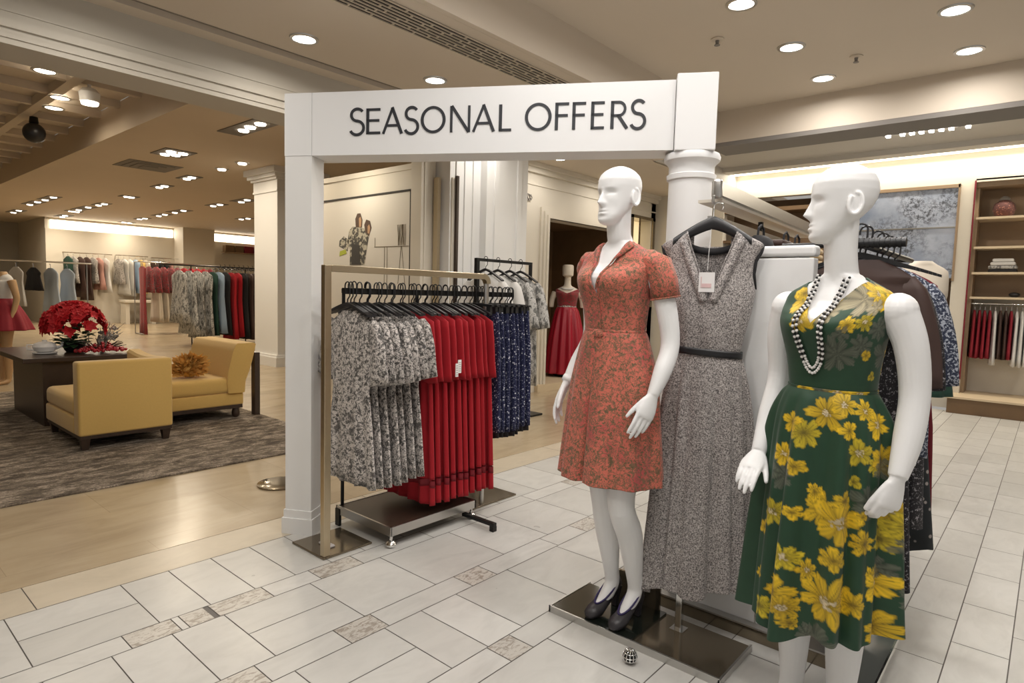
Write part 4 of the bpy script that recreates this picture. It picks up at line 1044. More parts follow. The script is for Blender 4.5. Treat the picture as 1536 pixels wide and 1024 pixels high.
# wrist joint lines
for p, q, r in (((.2322,-.020,.935),(.2322,-.0235,.929),.0330),((-.1935,-.048,.925),(-.1928,-.0508,.919),.0330)):
    b = MB(); b.tube([p,q], [r,r], 24); b.build('wrist_joint', M['mann'], m2, 'all')
# ================================================================= FRONT DISPLAY: TRAY, PANEL, GREY DRESS
t = thing('mannequin_platform', 'low bronze platform with black glass under the orange dress mannequin and stand pole', 'base', (0,0,0))
b = MB(); b.cbox((2.115,.815,0),(2.42,1.57,.022),.004,2); b.build('plate', M['bronze'], t)
b = MB(); b.box((2.12,1.17,.022),(2.41,1.56,.030)); b.build('glass_top', M['blackglass'], t)
b = MB(); b.box((2.110,.81,0),(2.117,1.575,.030)); b.box((2.110,.808,0),(2.425,.816,.026)); b.box((2.110,1.568,0),(2.425,1.576,.030)); b.build('edge_trim', M['steel'], t)
b = MB(); b.box((2.40,1.20,.022),(2.412,1.44,.15)); b.build('upstand', M['bronze'], t)
b = MB(); b.cbox((2.325,1.065,.022),(2.352,1.092,.30),.003,2); b.build('pole', M['chrome'], t)
b = MB(); b.box((2.31,1.05,.022),(2.367,1.107,.026)); b.build('pole_foot', M['chrome'], t)

t = thing('gondola', 'white end panel gondola with bronze kick strip and metal rails behind the grey dress', 'display', (0,0,0))
b = MB(); b.cbox((2.53,.70,.06),(2.59,1.23,1.545),.006,2); b.build('end_panel', M['white'], t)
b = MB(); b.cbox((2.526,.695,1.55),(2.595,1.235,1.592),.012,3); b.build('panel_cap', M['white'], t)
b = MB(); b.box((2.50,.52,0),(2.59,1.25,.055)); b.build('kick_strip', M['bronze'], t)
b = MB(); b.box((2.492,.52,.055),(2.59,1.25,.062)); b.box((2.527,.835,.06),(2.530,.841,.30)); b.build('strip_edge', M['steel'], t)
b = MB(); b.box((2.56,.98,0),(4.4,1.02,1.55)); b.build('spine', M['cream'], t)
b = MB(); b.box((2.56,.88,1.53),(4.4,1.23,1.555)); b.build('top_shelf', M['shelfwood'], t)
def bar(B, p, q, w, h):
    p, q = Vector(p), Vector(q); d = (q-p).normalized(); s = Vector((-d.y,d.x,0)).normalized()*w/2; u = Vector((0,0,h/2))
    B.loft([[tuple(c-s-u),tuple(c+s-u),tuple(c+s+u),tuple(c-s+u)] for c in (p,q)])
b = MB(); bar(b,(2.42,1.045,1.815),(4.4,1.185,1.815),.035,.055); bar(b,(2.50,1.10,1.70),(4.4,1.235,1.70),.03,.04); b.build('rail', M['steel'], t)
b = MB(); bar(b,(2.46,1.09,1.775),(4.4,1.23,1.775),.10,.012); b.build('rail_tray', M['cream'], t)
b = MB(); b.cbox((2.405,1.025,1.775),(2.435,1.065,1.85),.010,3); b.tube([(2.42,1.05,1.79),(2.40,1.05,1.78),(2.405,1.055,1.765),(2.43,1.06,1.760)], .006, 10); b.build('end_bracket', M['steel'], t, True)
for x in (3.2,4.3):
    b = MB(); b.box((x,1.14,1.555),(x+.02,1.16,1.80)); b.build('upright', M['blackmetal'], t)
# goods on the gondola shelf
gs = [('handbag','blackcloth','black handbag on the gondola shelf nearest the grey dress hanger'),('folded_scarf','browncloth','brown folded scarf on the gondola shelf beside the black handbag'),('handbag','p_silver','silver patterned bag on the gondola shelf'),('handbag','blackcloth','black bag at the far side of the silver bag on the gondola shelf'),('folded_scarf','yellow','yellow folded scarf on the gondola shelf')]
for i, (nm, mm, lab) in enumerate(gs):
    x = 2.66+.16*i; tt = thing(nm, lab, 'accessory', (x,.95,1.555))
    b = MB()
    if nm == 'handbag':
        b.loft([sup(0,.065,.05,0,20,3),sup(.03,.07,.055,0,20,3),sup(.075,.06,.04,0,20,3),sup(.09,.05,.02,0,20,3)]); b.build('bag_body', M[mm], tt, True)
        b = MB(); b.tube([(-.035,0,.085),(-.03,0,.12),(0,0,.135),(.03,0,.12),(.035,0,.085)], .005, 8); b.build('handle', M['blackcloth'], tt, True)
    else:
        for k in range(3): b.cbox((-.07+.004*k,-.06,.028*k),(.07,.06,.028*k+.027),.010,2)
        b.build('folds', M[mm], tt, True)
t = thing('carton', 'brown box standing at the gondola shelf end under the rails', 'box', (3.62,.99,1.555))
b = MB(); b.box((-.12,-.1,0),(.12,.1,.15)); b.build('carton_body', M['brownwood'], t)
b = MB(); b.box((-.122,-.102,.11),(.122,.102,.155)); b.build('lid', M['brownwood'], t)

# wide black hanger and grey dress
RZ = math.radians(200-270)
hg = thing('wooden_hanger', 'wide black wooden hanger carrying the grey tweed dress', 'hanger', (2.43,1.06,0), RZ)
b = MB(); b.tube([(0,0,1.685),(0,0,1.735)]+[(.018-.018*math.cos(q),0,1.745+.018*math.sin(q)) for q in np.linspace(0,PI*1.2,9)], .0032, 8); b.build('hook', M['chrome'], hg, True)
b = MB(); rings = []
for s in np.linspace(-1,1,25):
    x = .150*s; z = 1.682-.080*abs(s)**1.30; y = -.012*abs(s)**2; h = .026*(1-.25*abs(s)); w = .010+.008*abs(s)
    rings.append([(x+w*.0+.004*math.sin(q)*0, y+w*math.cos(q), z+h*math.sin(q)) for q in np.arange(12)*2*PI/12])
b.loft(rings); b.build('arms', M['black'], hg, True)
gd = thing('tweed_dress', 'sleeveless grey tweed maxi dress with thin black belt on a wide hanger', 'dress', (2.425,1.058,0), RZ)
gk = [(1.165,.128,.045,0),(1.25,.145,.055,0),(1.34,.165,.058,0),(1.41,.172,.052,0),(1.47,.160,.042,0),(1.53,.164,.034,0),(1.57,.182,.030,0),(1.588,.194,.028,0),(1.606,.180,.028,0),(1.638,.115,.030,0),(1.652,.085,.030,0)]
Gd, ad = bodice_grid(0, 0, (1.372,.36,1.585), n=220, m=120, off=0, bust=0, keys=gk)
Gd[:,:,1] += -.004*np.sin(Gd[:,:,0]*60)*np.clip((1.5-Gd[:,:,2])*4,0,1)
grid_mesh('bodice', Gd, M['p_tweed'], gd, .003)
gp = lambda a: .10*np.sin(7*a+.5)+.10*np.sin(12*a+1.1)+.06*np.sin(17*a)
Gk, _ = skirt_grid([(1.168,.124,.046,0,0),(1.08,.145,.055,-.004,.3),(.9,.165,.060,-.010,.65),(.6,.182,.064,-.020,.9),(.3,.198,.068,-.030,1.1),(.185,.205,.070,-.032,1.2)], 240, 110, gp)
Gk[:,:,2] += np.linspace(0,1,110)[:,None]**2*(-.045*np.cos(ad if len(ad) == 240 else np.arange(240)*2*PI/240)[None,:]*-.6 + .018*np.sin(5*np.arange(240)*2*PI/240)[None,:]) 
grid_mesh('skirt', Gk, M['p_tweed'], gd, .003)
Gb, _ = skirt_grid([(1.151,.139,.060,0,0),(1.165,.139,.060,0,0),(1.179,.139,.060,0,0)], 80, 4, lambda a: 0*a)
Gb[:,:,2] -= Gb[:,:,0]*.06
grid_mesh('belt', Gb, M['black'], gd, .003)
b = MB(); top = Gd[-1]; b.tube(np.r_[top,top[:1]], .0032, 6); b.build('neck_binding', M['p_tweed'], gd, 'all')
for s in (-1,1):
    b = MB(); b.tube([(s*.196,0,1.592),(s*.187,0,1.565),(s*.168,0,1.53),(s*.164,0,1.48),(s*.174,0,1.42)], [.003,.006,.007,.006,.003], 8); b.build('armhole_trim', M['blackcloth'], gd, 'all')
b = MB(); rings = []
for z0 in (1.60,1.572): rings.append([(x, .020-.0*x, z0-.018*(1-(x/.08)**2)) for x in np.linspace(-.08,.08,15)])
R0 = np.array(rings); grid_mesh('back_lining', R0, M['blackcloth'], gd, .002, closed=False)
# lapel folds of the V
for s in (-1,1):
    tt_ = np.linspace(0,1,24); x = s*(.002+.094*tt_); z = 1.372+.245*tt_; y = -.060+.036*tt_**1.5
    r0 = np.stack([x,y-.004,z],1); r1 = np.stack([x+s*.016,y-.008,z-.004],1); r2 = np.stack([x+s*.030,y-.003,z-.010],1)
    grid_mesh('neck_fold', np.stack([r0,r1,r2]), M['p_tweed'], gd, .003, closed=False)
pt = thing('price_tag', 'white price tag on a thin string in the grey dress neckline', 'tag', (2.43,1.06,0), RZ)
b = MB(); b.tube([(-.004,-.018,1.655),(-.006,-.055,1.56),(-.008,-.066,1.49)], .0012, 5); b.build('string', M['whitecloth'], pt)
b = MB(); b.box((-.038,-.072,1.405),(.022,-.0700,1.482)); b.build('card', M['paper'], pt)
b = MB(); b.box((-.026,-.0735,1.422),(.010,-.0722,1.438)); b.box((-.030,-.0735,1.422),(-.027,-.0722,1.465)); b.build('printing', M['pinkcard'], pt)

# metal ornament ball and the glass plinth
t = thing('ornament_ball', 'small ribbed silver ball lying on the tiles before the bronze base', 'ornament', (2.02,1.12,.028))
b = MB(); b.ball((0,0,0),.025,18,12); b.build('core', M['blackmetal'], t, 'all')
b = MB()
for k in range(6):
    q = k*PI/6; b.tube([(.0265*math.cos(u)*math.cos(q),.0265*math.cos(u)*math.sin(q),.0265*math.sin(u)) for u in np.linspace(0,2*PI,25)], .0022, 6)
for h in (-.014,0,.014): b.tube([(math.sqrt(.0265**2-h*h)*math.cos(u),math.sqrt(.0265**2-h*h)*math.sin(u),h) for u in np.linspace(0,2*PI,25)], .0020, 6)
b.build('rings', M['chrome'], t, 'all')
t = thing('glass_plinth', 'low grey glass plinth on the tiles beside the green dress mannequin', 'plinth', (0,0,0))
b = MB(); b.box((2.34,.39,.0),(2.46,.50,.05)); b.box((2.46,.39,0),(2.88,.415,.05)); b.build('base_block', M['steel'], t)
b = MB(); b.box((2.33,.385,.05),(2.89,.505,.058)); b.build('top_plate', mat('grey_glass', (.16,.17,.16), .08, .3, coat=1.0), t)
b = MB(); b.box((2.325,.378,.04),(2.895,.385,.062)); b.box((2.325,.505,.04),(2.46,.512,.062)); b.build('metal_edge', M['chrome'], t)
t = thing('floor_stand', 'round dark stand foot on the stone floor behind the arch post', 'stand', (2.19,4.02,0))
b = MB(); b.lathe([(.15,0),(.15,.012),(.10,.02)], n=32); b.build('foot', M['bronze'], t, True)
b = MB(); b.tube([(.06,0,.015),(.06,0,1.35)], .012, 12); b.build('pole', M['steel'], t, True)

# ================================================================= DARK DRESS RACK BEHIND THE GREEN DRESS
t = thing('garment_rack', 'black rack of dark printed dresses behind the green dress mannequin', 'rack', (0,0,0))
b = MB(); b.tube([(2.62,.575,1.60),(3.75,.575,1.60)], .013, 12); b.build('rail', M['blackmetal'], t, True)
for x in (2.66,3.72):
    b = MB(); b.tube([(x,.86,0),(x,.86,1.60)], .012, 10); b.tube([(x,.575,1.60),(x,.86,1.60)], .011, 10); b.build('upright', M['blackmetal'], t, True)
b = MB(); b.tube([(2.62,.575,1.60),(2.62,.42,1.60)], .017, 12)
for k in range(9): b.tube([(2.62,.435+k*.017,1.60),(2.62,.443+k*.017,1.60)], .020, 12)
b.build('end_arm', M['black'], t, True)
DG = 'dark dresses on the rack behind the green dress'
dh = make_hanger('clothes_hanger', 'black hanger of the dark floral dress nearest the green mannequin', 'hangers of the dark dress rack')
def darkdress(name, m, L_, hw, seed, sleeve=None):
    t = thing(name, '', 'dress')
    b = MB(); add_cloth(b, lerp_prof([(-.035,.075,.015,0),(-.07,.14,.025,.05),(-.10,.180,.03,.1),(-.22*L_-.05,.180,.03,.2),(-.36*L_-.03,.165,.03,.3),(-.64*L_,.20,.035,.8),(-L_,hw,.04,1.1)],24), folds=6, amp=.022, seed=seed, hemwave=.012); b.build('dress_body', m, t, 'all')
    if sleeve:
        for s in (-1,1):
            b = MB(); add_sleeve(b, s, y0=.155, z0=-.10, y1=.225, z1=-.50, r0=.05, r1=.07, th=.45); b.build('sleeve', sleeve, t, 'all')
    return t
dd = [('dark_dress','p_darkfloral',1.26,.235,2.74,'black dress with white flecked print, nearest the glass plinth','p_darkfloral'),
      ('dark_dress','p_blossom',1.24,.25,3.18,'black dress with sparse pale blossoms, at the far end of the dark rack',None),
      ('printed_blouse','p_navymix',.78,.21,2.95,'navy and white printed blouse with wide sleeve on the dark rack','p_navymix'),
      ('shawl','browncloth',.27,.19,2.655,'dark brown shawl on the rack behind the green dress shoulder','browncloth'),
      ('dark_dress','p_darkfloral',1.10,.22,3.05,'second white flecked black dress on the dark rack',None),
      ('velvet_dress','maroon',1.15,.22,3.32,'dark maroon dress at the dark rack end',None)]
M['purple'] = mat('dark_purple_cloth', (.055,.04,.08), .7)
for i, (nm, mm, L_, hw, x, lab, sl) in enumerate(dd):
    o = darkdress(nm, M[mm], L_, hw, 30+i, M[sl] if sl else None); o.location = (x,.575-(.02 if nm == 'printed_blouse' else 0),1.558 if nm != 'shawl' else 1.575); o['label'] = lab; o['group'] = DG
    if i == 0: dh.location = (x,.575,1.562)
    else: dup(dh, 'black hanger of the '+' '.join(lab.split()[:9]).rstrip(','), (x,.575,1.562), 0, 'hangers of the dark dress rack')
o = darkdress('velvet_dress', M['purple'], 1.0, .20, 44); o.location = (2.67,.665,1.50); o['label'] = 'dark purple dress hanging between the white panel and the green dress'; o['group'] = DG
# ================================================================= POSTER, LOBBY GOWN, WALL GOODS
t = thing('framed_poster', 'large framed fashion poster with a patterned figure and a lamp drawing', 'picture', (0,0,0))
b = MB(); b.box((4.488,5.42,.9),(4.5,7.2,2.475)); b.build('sheet', mat('poster_paper', (.74,.70,.63), .6), t)
b = MB(); b.box((4.478,5.40,2.465),(4.502,7.22,2.485)); b.box((4.478,5.40,.9),(4.502,5.42,2.48)); b.box((4.478,7.2,.9),(4.502,7.22,2.48)); b.build('frame', M['dark'], t)
def flat(B, pts, x=4.4855, d=.004): B.loft([[(x,y,z) for y,z in pts],[(x+d,y,z) for y,z in pts]])
b = MB()
flat(b, [(6.55,1.67),(6.25,1.67),(6.21,1.85),(6.17,2.0),(6.24,2.09),(6.34,2.12),(6.5,2.13),(6.57,2.08),(6.60,1.95),(6.55,1.85)])
flat(b, [(6.78,1.9),(6.60,1.84),(6.57,1.97),(6.68,2.02),(6.77,1.97)]); b.build('figure_clothes', print_mat('poster_cloth', (.50,.46,.36), [('noise',20,.50,.03,(.05,.045,.035))]), t)
b = MB(); flat(b, [(6.43,2.12),(6.31,2.11),(6.30,2.2),(6.34,2.28),(6.40,2.28),(6.44,2.22)], 4.484); flat(b, [(6.24,2.06),(6.17,2.0),(6.12,2.1),(6.15,2.18),(6.22,2.2),(6.26,2.14)], 4.484); b.build('figure_hair', mat('poster_brown', (.10,.06,.04), .7), t)
b = MB(); flat(b, [(6.36,2.12),(6.32,2.12),(6.315,2.2),(6.335,2.24),(6.365,2.22)], 4.4825); b.build('figure_skin', mat('poster_skin_tone', (.50,.30,.17), .7), t)
b = MB(); flat(b, [(6.19,2.04),(6.155,2.03),(6.14,2.1),(6.16,2.14),(6.19,2.12)], 4.4825); b.build('figure_skin', mat('poster_skin', (.50,.30,.17), .7), t)
b = MB(); flat(b, [(6.52,1.67),(6.33,1.67),(6.36,1.9),(6.5,1.93)], 4.4825); b.build('figure_skirt', mat('poster_grey', (.055,.05,.045), .7), t)
b = MB(); flat(b, [(6.77,1.78),(6.62,1.81),(6.64,1.86),(6.76,1.84)], 4.484); b.build('leaf_print', mat('poster_green', (.45,.50,.06), .7), t)
b = MB()
for k in range(9):
    y = 5.50+.016*k; b.tube([(4.486,y+.008*math.sin(k*2.1),1.88),(4.486,y-.006*math.cos(k*1.7),2.0),(4.486,y+.01*math.sin(k),2.11)], .003, 5)
b.tube([(4.486,6.06,1.875),(4.486,5.44,1.868)], .004, 5); b.tube([(4.486,5.87,1.87),(4.486,5.87,1.40)], .003, 5); b.tube([(4.486,5.82,1.87),(4.486,5.82,1.40)], .003, 5)
b.tube([(4.486,5.57,1.87),(4.486,5.62,1.45)], .003, 5); b.tube([(4.486,5.56,1.87),(4.486,5.50,1.45)], .003, 5); b.tube([(4.486,6.05,1.87),(4.486,6.05,1.98)], .003, 5); b.build('lamp_drawing', mat('poster_line', (.20,.17,.11), .7), t)
# red gown on a bust in the doorway
t = thing('dress_form', 'red satin gown with lace bodice on an ivory bust in the dark doorway', 'mannequin', (7.98,5.80,.10), math.radians(215-270)); t.scale = (1.12,1.12,1.0)
B = MB(); K = smooth_keys(torso_keys(1.08,1.36),30); B.loft([sup(*k) for k in K]); limb(B, [(0,.018,1.34),(0,.012,1.45),(0,.006,1.56)], [.065,.048,.046])
B.loft([sup(1.555,.045,.05,0),sup(1.575,.075,.085,-.01),sup(1.66,.08,.09,-.01),sup(1.73,.078,.088,-.008),sup(1.745,.060,.07,-.008)])
for s in (-1,1): limb(B, [(s*.17,.01,1.32),(s*.21,.02,1.2),(s*.22,.03,1.08)], [.045,.04,.036])
fuse(B, 'bust', M['mannivory'], t, .008)
Gq, aq = bodice_grid(1.08, 1.36, (1.30,2.2,1.33), n=80, m=30, off=.010); grid_mesh('bodice', Gq, M['p_lace'], t, .004)
Gq, _ = skirt_grid([(1.085,.130,.10,0,.05),(1.0,.165,.13,0,.5),(.7,.215,.18,0,1),(.35,.255,.22,0,1.2),(.05,.275,.24,0,1.3)], 160, 40, lambda a: .07*np.sin(13*a)+.04*np.sin(8*a+1)); grid_mesh('gown_skirt', Gq, M['redsatin'], t, .004)
Gq, _ = skirt_grid([(1.06,.134,.104,0,0),(1.11,.132,.102,0,0)], 60, 3, lambda a: 0*a); grid_mesh('sash', Gq, M['p_foliage'], t, .004)
b = MB(); q = np.arange(30)*2*PI/30; b.tube([(.085*math.cos(u),.012+.07*math.sin(u)-.02,1.385+.02*math.sin(u)) for u in list(q)+[0]], .012, 8); b.build('neck_ruffle', M['whitecloth'], t, 'all')
b = MB(); b.lathe([(.16,0),(.16,.015),(.02,.02),(.018,.12)], n=24); b.build('foot', M['blackmetal'], t, True)
t = thing('gown', 'maroon gown hanging in the doorway behind the red satin gown', 'dress', (7.55,6.35,1.46), .6)
b = MB(); add_cloth(b, lerp_prof([(-.03,.07,.03,0),(-.1,.16,.06,.1),(-.45,.15,.06,.3),(-1.38,.25,.1,1)],14), folds=6, amp=.03, seed=9); b.build('gown_body', M['maroon'], t, 'all')
b = MB(); b.tube([(0,0,-.05),(0,0,1.02)], .004, 6); b.build('loop', M['blackcloth'], t)
# wall vent on the lobby wall
t = thing('wall_vent', 'small round ornament grille high on the cream lobby wall', 'vent', (6.5,5.495,2.68))
b = MB(); b.tube([(.16*math.cos(u),-.01,.05*math.sin(u)) for u in np.linspace(0,2*PI,25)], .006, 6)
for k in range(5): b.tube([(-.13+.055*k,-.012,-.035),(-.08+.055*k,-.012,.04)], .005, 6); b.tube([(-.13+.055*k,-.012,.04),(-.08+.055*k,-.012,-.035)], .005, 6)
b.build('lattice', M['fittingshade'], t, 'all')
b = MB(); b.box((-.15,-.006,-.05),(.15,.005,.05)); b.build('backing', M['cream'], t)

# ---- side shop: glass poster, shelves, clothes
X = 10.15
t = thing('glass_poster', 'large glossy blue and white blossom tree panel on the side shop wall', 'picture', (0,0,0))
mm_, nt, bb_ = newmat('blossom_glass'); co = coords(nt,(1,1,1),False)
c_ = ramp(nt, noise(nt,co,1.6,6,.6), [(.3,(.22,.27,.37)),(.7,(.50,.54,.64))])
c_ = mix(nt, ramp(nt, noise(nt,co,2.2,3,.6), [(.42,0.0),(.62,1.0)]), c_, mix(nt, ramp(nt, noise(nt,co,26,6,.75), [(.46,0.0),(.56,.9)]), c_, (.075,.08,.09))); L(nt,c_,bb_.inputs['Base Color']); bb_.inputs['Roughness'].default_value = .12; bb_.inputs['Coat Weight'].default_value = .6
b = MB(); b.box((X-.01,1.08,1.74),(X+.03,2.62,2.93)); b.build('sheet', mm_, t)
b = MB(); b.box((X-.03,1.06,2.925),(X+.03,2.64,2.97)); b.box((X-.03,1.055,1.70),(X+.03,1.08,2.97)); b.build('frame', M['shelfwood'], t)
b = MB(); b.box((X-.02,1.08,2.40),(X-.008,2.62,2.42)); b.build('joint_strip', M['steel'], t)
for i, z in enumerate((2.50,2.12,1.79,1.47)):
    tag(MB().box((X+.01,-3.2,z),(X+.45,.87,z+.028)).build('shelf', M['shelfedge']), 'pale wood shelf in the side shop niche, %s from the top' % ORD[i], 'shelf', 'niche shelves')
t = thing('vase', 'round dark patterned vase on the top niche shelf', 'vase', (X+.2,.60,2.528))
b = MB(); b.lathe([(.06,0),(.10,.03),(.125,.10),(.11,.17),(.06,.215),(.05,.22)], n=24); b.build('vase_body', print_mat('vase_print', (.10,.03,.025), [('dots',40,.3,.08,(.30,.12,.08))]), t, True)
b = MB(); b.lathe([(.055,.22),(.06,.235),(.04,.26),(.015,.275)], n=20); b.build('lid', M['fittingshade'], t, True)
t = thing('folded_clothes', 'small pile of white folded tops on a niche shelf under the vase', 'clothes', (X+.2,.56,1.818))
for k, (w, mm) in enumerate(((.15,'blackcloth'),(.15,'p_silver'),(.13,'whitecloth'),(.11,'whitecloth'))):
    b = MB(); b.cbox((-.1,-w,.045*k),(.1,w,.045*k+.043),.015,2); b.build('folded_top', M[mm], t, True)
b = MB(); b.ball((0,0,0),(.05,.06,.035),12,8); b.box((-.03,-.03,-.035),(.03,.03,-.02)); tag(b.build('trinket_box', M['black'], None, True, (X+.2,.42,1.533)), 'small black trinket on the lowest niche shelf', 'ornament')
t = thing('clothes_rail', 'steel clothes rail under the niche shelves of the side shop', 'rail', (0,0,0))
b = MB(); b.tube([(X+.2,-1.0,1.41),(X+.2,.86,1.41)], .012, 10); b.build('rail', M['chrome'], t, True)
b = MB()
for y in (-.9,.3): b.tube([(X+.2,y,1.41),(X+.2,y,1.47)], .008, 8)
b.build('bracket', M['chrome'], t, True)
def simple(name, cat, m, keys, folds, amp, seed, lab, loc, rz, group, hook=True, n=28, rows=12):
    t = thing(name, lab, cat, loc, rz, group)
    b = MB(); add_cloth(b, lerp_prof(keys,rows), folds=folds, amp=amp, seed=seed, n=n); b.build('garment_body', m, t, 'all')
    if hook:
        b = MB(); b.tube([(0,0,-.07),(0,0,.0),(0,.0,.022),(0,.02,.032),(0,.035,.015)], .005, 5); b.build('hanger', M['chrome'], t)
    return t
topk = lambda L_, w=.17: [(-.03,.06,.012,0),(-.08,.13,.018,.1),(-.12,w,.020,.15),(-L_*.6,w*1.0,.022,.5),(-L_,w*1.12,.026,1)]
nm = ['red']*4+['white']+['dark maroon']*2+['red']+['white']*3
cs = {'red':'maroon','white':'whitecloth','dark maroon':'browncloth'}; cnt = {}
M['deepred'] = mat('deep_red_cloth', (.24,.008,.02), .75); cs['red'] = 'deepred'
for i, k in enumerate(nm):
    cnt[k] = cnt.get(k,0)+1
    simple('hanging_blouse','blouse',M[cs[k]],topk(.66 if k != 'white' else .74),4,.012,60+i,'%s %s top on the niche rail counted from the pier' % (ORD[cnt[k]-1], k),(X+.2,.82-.055*i,1.355),PI/2+.12,'tops on the side shop rail')
# cream top and green skirt on a stand near the panel
t = thing('torso_stand', 'cream top over a bottle green skirt on a stand before the blossom panel', 'mannequin', (5.2,.72,0), math.radians(-60))
b = MB(); b.loft([sup(*k) for k in smooth_keys(torso_keys(1.24,1.62),24)][6:]); b.build('top', M['creamcloth'], t, 'all')
Gq, _ = skirt_grid([(1.21,.13,.10,0,0),(1.05,.18,.14,0,.5),(.75,.22,.18,0,1)], 60, 12, lambda a: .06*np.sin(9*a)); grid_mesh('skirt', Gq, M['darkgreen'], t, .004)
b = MB(); b.tube([(0,0,.02),(0,0,1.2)], .015, 8); b.lathe([(.15,0),(.15,.02)], n=20); b.build('stand', M['steel'], t, True)
# goods in the dark niche
for i in range(5):
    simple('folded_garment','clothes',M[['browncloth','blackcloth','yellow','bluecloth','blackcloth'][i]],topk(.55),3,.01,90+i,['brown','black','yellow','blue','second black'][i]+' garment hanging in the dark niche of the side shop',(X+.2,3.9-.27*i,2.26),PI/2,'garments in the dark niche')

# ================================================================= FAR STORE
lm = thing('mannequin', 'tan legged mannequin in flared red skirt and white lace top at the rug end', 'mannequin', (1.80,10.42,0), math.radians(200-270))
legsC = [dict(p=[(s*.085,.01,.86),(s*.075,-.01,.5),(s*.07,.02,.34),(s*.06,.01,.10),(s*.06,.0,.05),(s*.06,-.05,.03),(s*.06,-.14,.02)], r=[.085,.055,.056,.034,.034,.03,.016]) for s in (-1,1)]
B = MB(); K = smooth_keys(torso_keys(1.12,1.40),30); B.loft([sup(*k) for k in K])
limb(B, [(0,.018,1.39),(0,.016,1.43),(0,.012,1.48)], [.07,.052,.050]); 
for s in (-1,1):
    limb(B, [(s*.18,.01,1.37),(s*.22,.03,1.2),(s*.23,.03,1.1),(s*.225,-.03,.88)], [.05,.04,.036,.024]); hand_piece(B, (s*.225,-.03,.88), (0,-.2,-1), (0,-1,.2), curl=(.2,.2,.2))
for l in legsC: limb(B, l['p'], l['r'])
fuse(B, 'body', M['mannskin'], lm, .007)
Gq, _ = bodice_grid(1.12, 1.40, (1.30,.6,1.43), n=80, m=30, off=.010); grid_mesh('lace_top', Gq, M['whitecloth'], lm, .005)
Gq, _ = skirt_grid([(1.13,.132,.10,0,0),(1.05,.18,.15,0,.5),(.9,.26,.22,0,1),(.72,.33,.29,0,1.2)], 120, 24, lambda a: .06*np.sin(9*a)+.03*np.sin(15*a)); grid_mesh('skirt', Gq, M['deepred'], lm, .005)
# a red skirted companion half seen, and pale blue dresses on a glass rack
def rack(name, label, x0, x1, y, h, m='steel'):
    t = thing(name, label, 'rack', (0,0,0))
    b = MB(); b.tube([(x0,y,h),(x1,y,h)], .016, 8); b.build('rail', M[m], t, True)
    for x in ((x0,x1) if m == 'steel' else (x0+.72,x1-.52)):
        b = MB(); b.tube([(x,y+.3,0),(x,y+.3,h)], .014, 8); b.tube([(x,y-.3,.02),(x,y+.3,.02)], .018, 8); b.tube([(x,y+.3,h),(x,y,h)], .012, 8); b.build('upright', M[m], t, True)
    return t
dk = lambda L_, w=.2: [(-.05,.07,.02,0),(-.10,.17,.028,.1),(-.16,w,.032,.15),(-L_*.45,w*.85,.034,.4),(-L_,w*1.25,.045,1)]
rack('garment_rack', 'thin steel rack of pale blue dresses behind the red skirt mannequin', 2.55, 4.1, 15.2, 1.75)
for i, (x, mm, lab, L_) in enumerate(((2.85,'whitecloth','white blouse on the thin steel rack behind the red skirt mannequin',.8),(3.12,'blackcloth','black top on the thin steel rack between white and blue',.5),(3.4,'lightblue','pale blue dress on the thin steel rack',.95),(3.68,'lightblue','second pale blue dress at the rack end',.85))):
    simple('hanging_dress','dress',M[mm],dk(L_,.26),4,.03,110+i,lab,(x,15.2,1.68),.25,'clothes on the thin steel rack')
rack('garment_rack', 'black rack of silver print, blue, red and brown dresses left of the store column', 5.25, 7.75, 14.6, 1.80, 'blackmetal')
spec = [('p_silver',5.62,1.35,'silver grey print dress, {} from the rug side of the black rack',.30)]*0
ag = [(5.60,'p_silver',1.2,.30),(5.80,'p_silver',1.45,.32),(5.98,'p_silver',1.55,.30),(6.16,'p_silver',1.5,.30),(6.32,'darkgreen',1.5,.22),(6.46,'bluecloth',1.45,.22),(6.60,'blackcloth',1.5,.22),(6.74,'red',1.6,.24),(6.88,'red',1.55,.22),(7.02,'blackcloth',1.6,.22),(7.16,'browncloth',1.62,.22),(7.30,'browncloth',1.6,.22),(7.44,'maroon',1.6,.22)]
cn = {}; nmz = {'p_silver':'silver grey print','darkgreen':'bottle green','bluecloth':'dusty blue','blackcloth':'black','red':'bright red','browncloth':'dark brown','maroon':'maroon'}
for i, (x, mm, L_, w) in enumerate(ag):
    cn[mm] = cn.get(mm,0)+1
    simple('hanging_dress','dress',M[mm],dk(L_,w),5,.04,130+i,'%s dress on the black rack beside the store column, %s of its colour' % (nmz[mm], ORD[cn[mm]-1]),(x,14.6,1.73),.15,'dresses on the black rack beside the store column')
for i in range(10):
    t = thing('clothes_hanger','empty black hanger on the rack beside the store column, %s from the silver dresses' % ORD[i],'hanger',(6.5+.11*i,14.6,1.80),.4,'empty hangers beside the store column')
    b = MB(); b.tube([(0,0,-.01),(0,0,.05),(0,.03,.06)], .006, 5); b.tube([(0,-.2,-.06),(0,0,.0),(0,.2,-.06)], .010, 6); b.build('wire', M['blackmetal'], t)
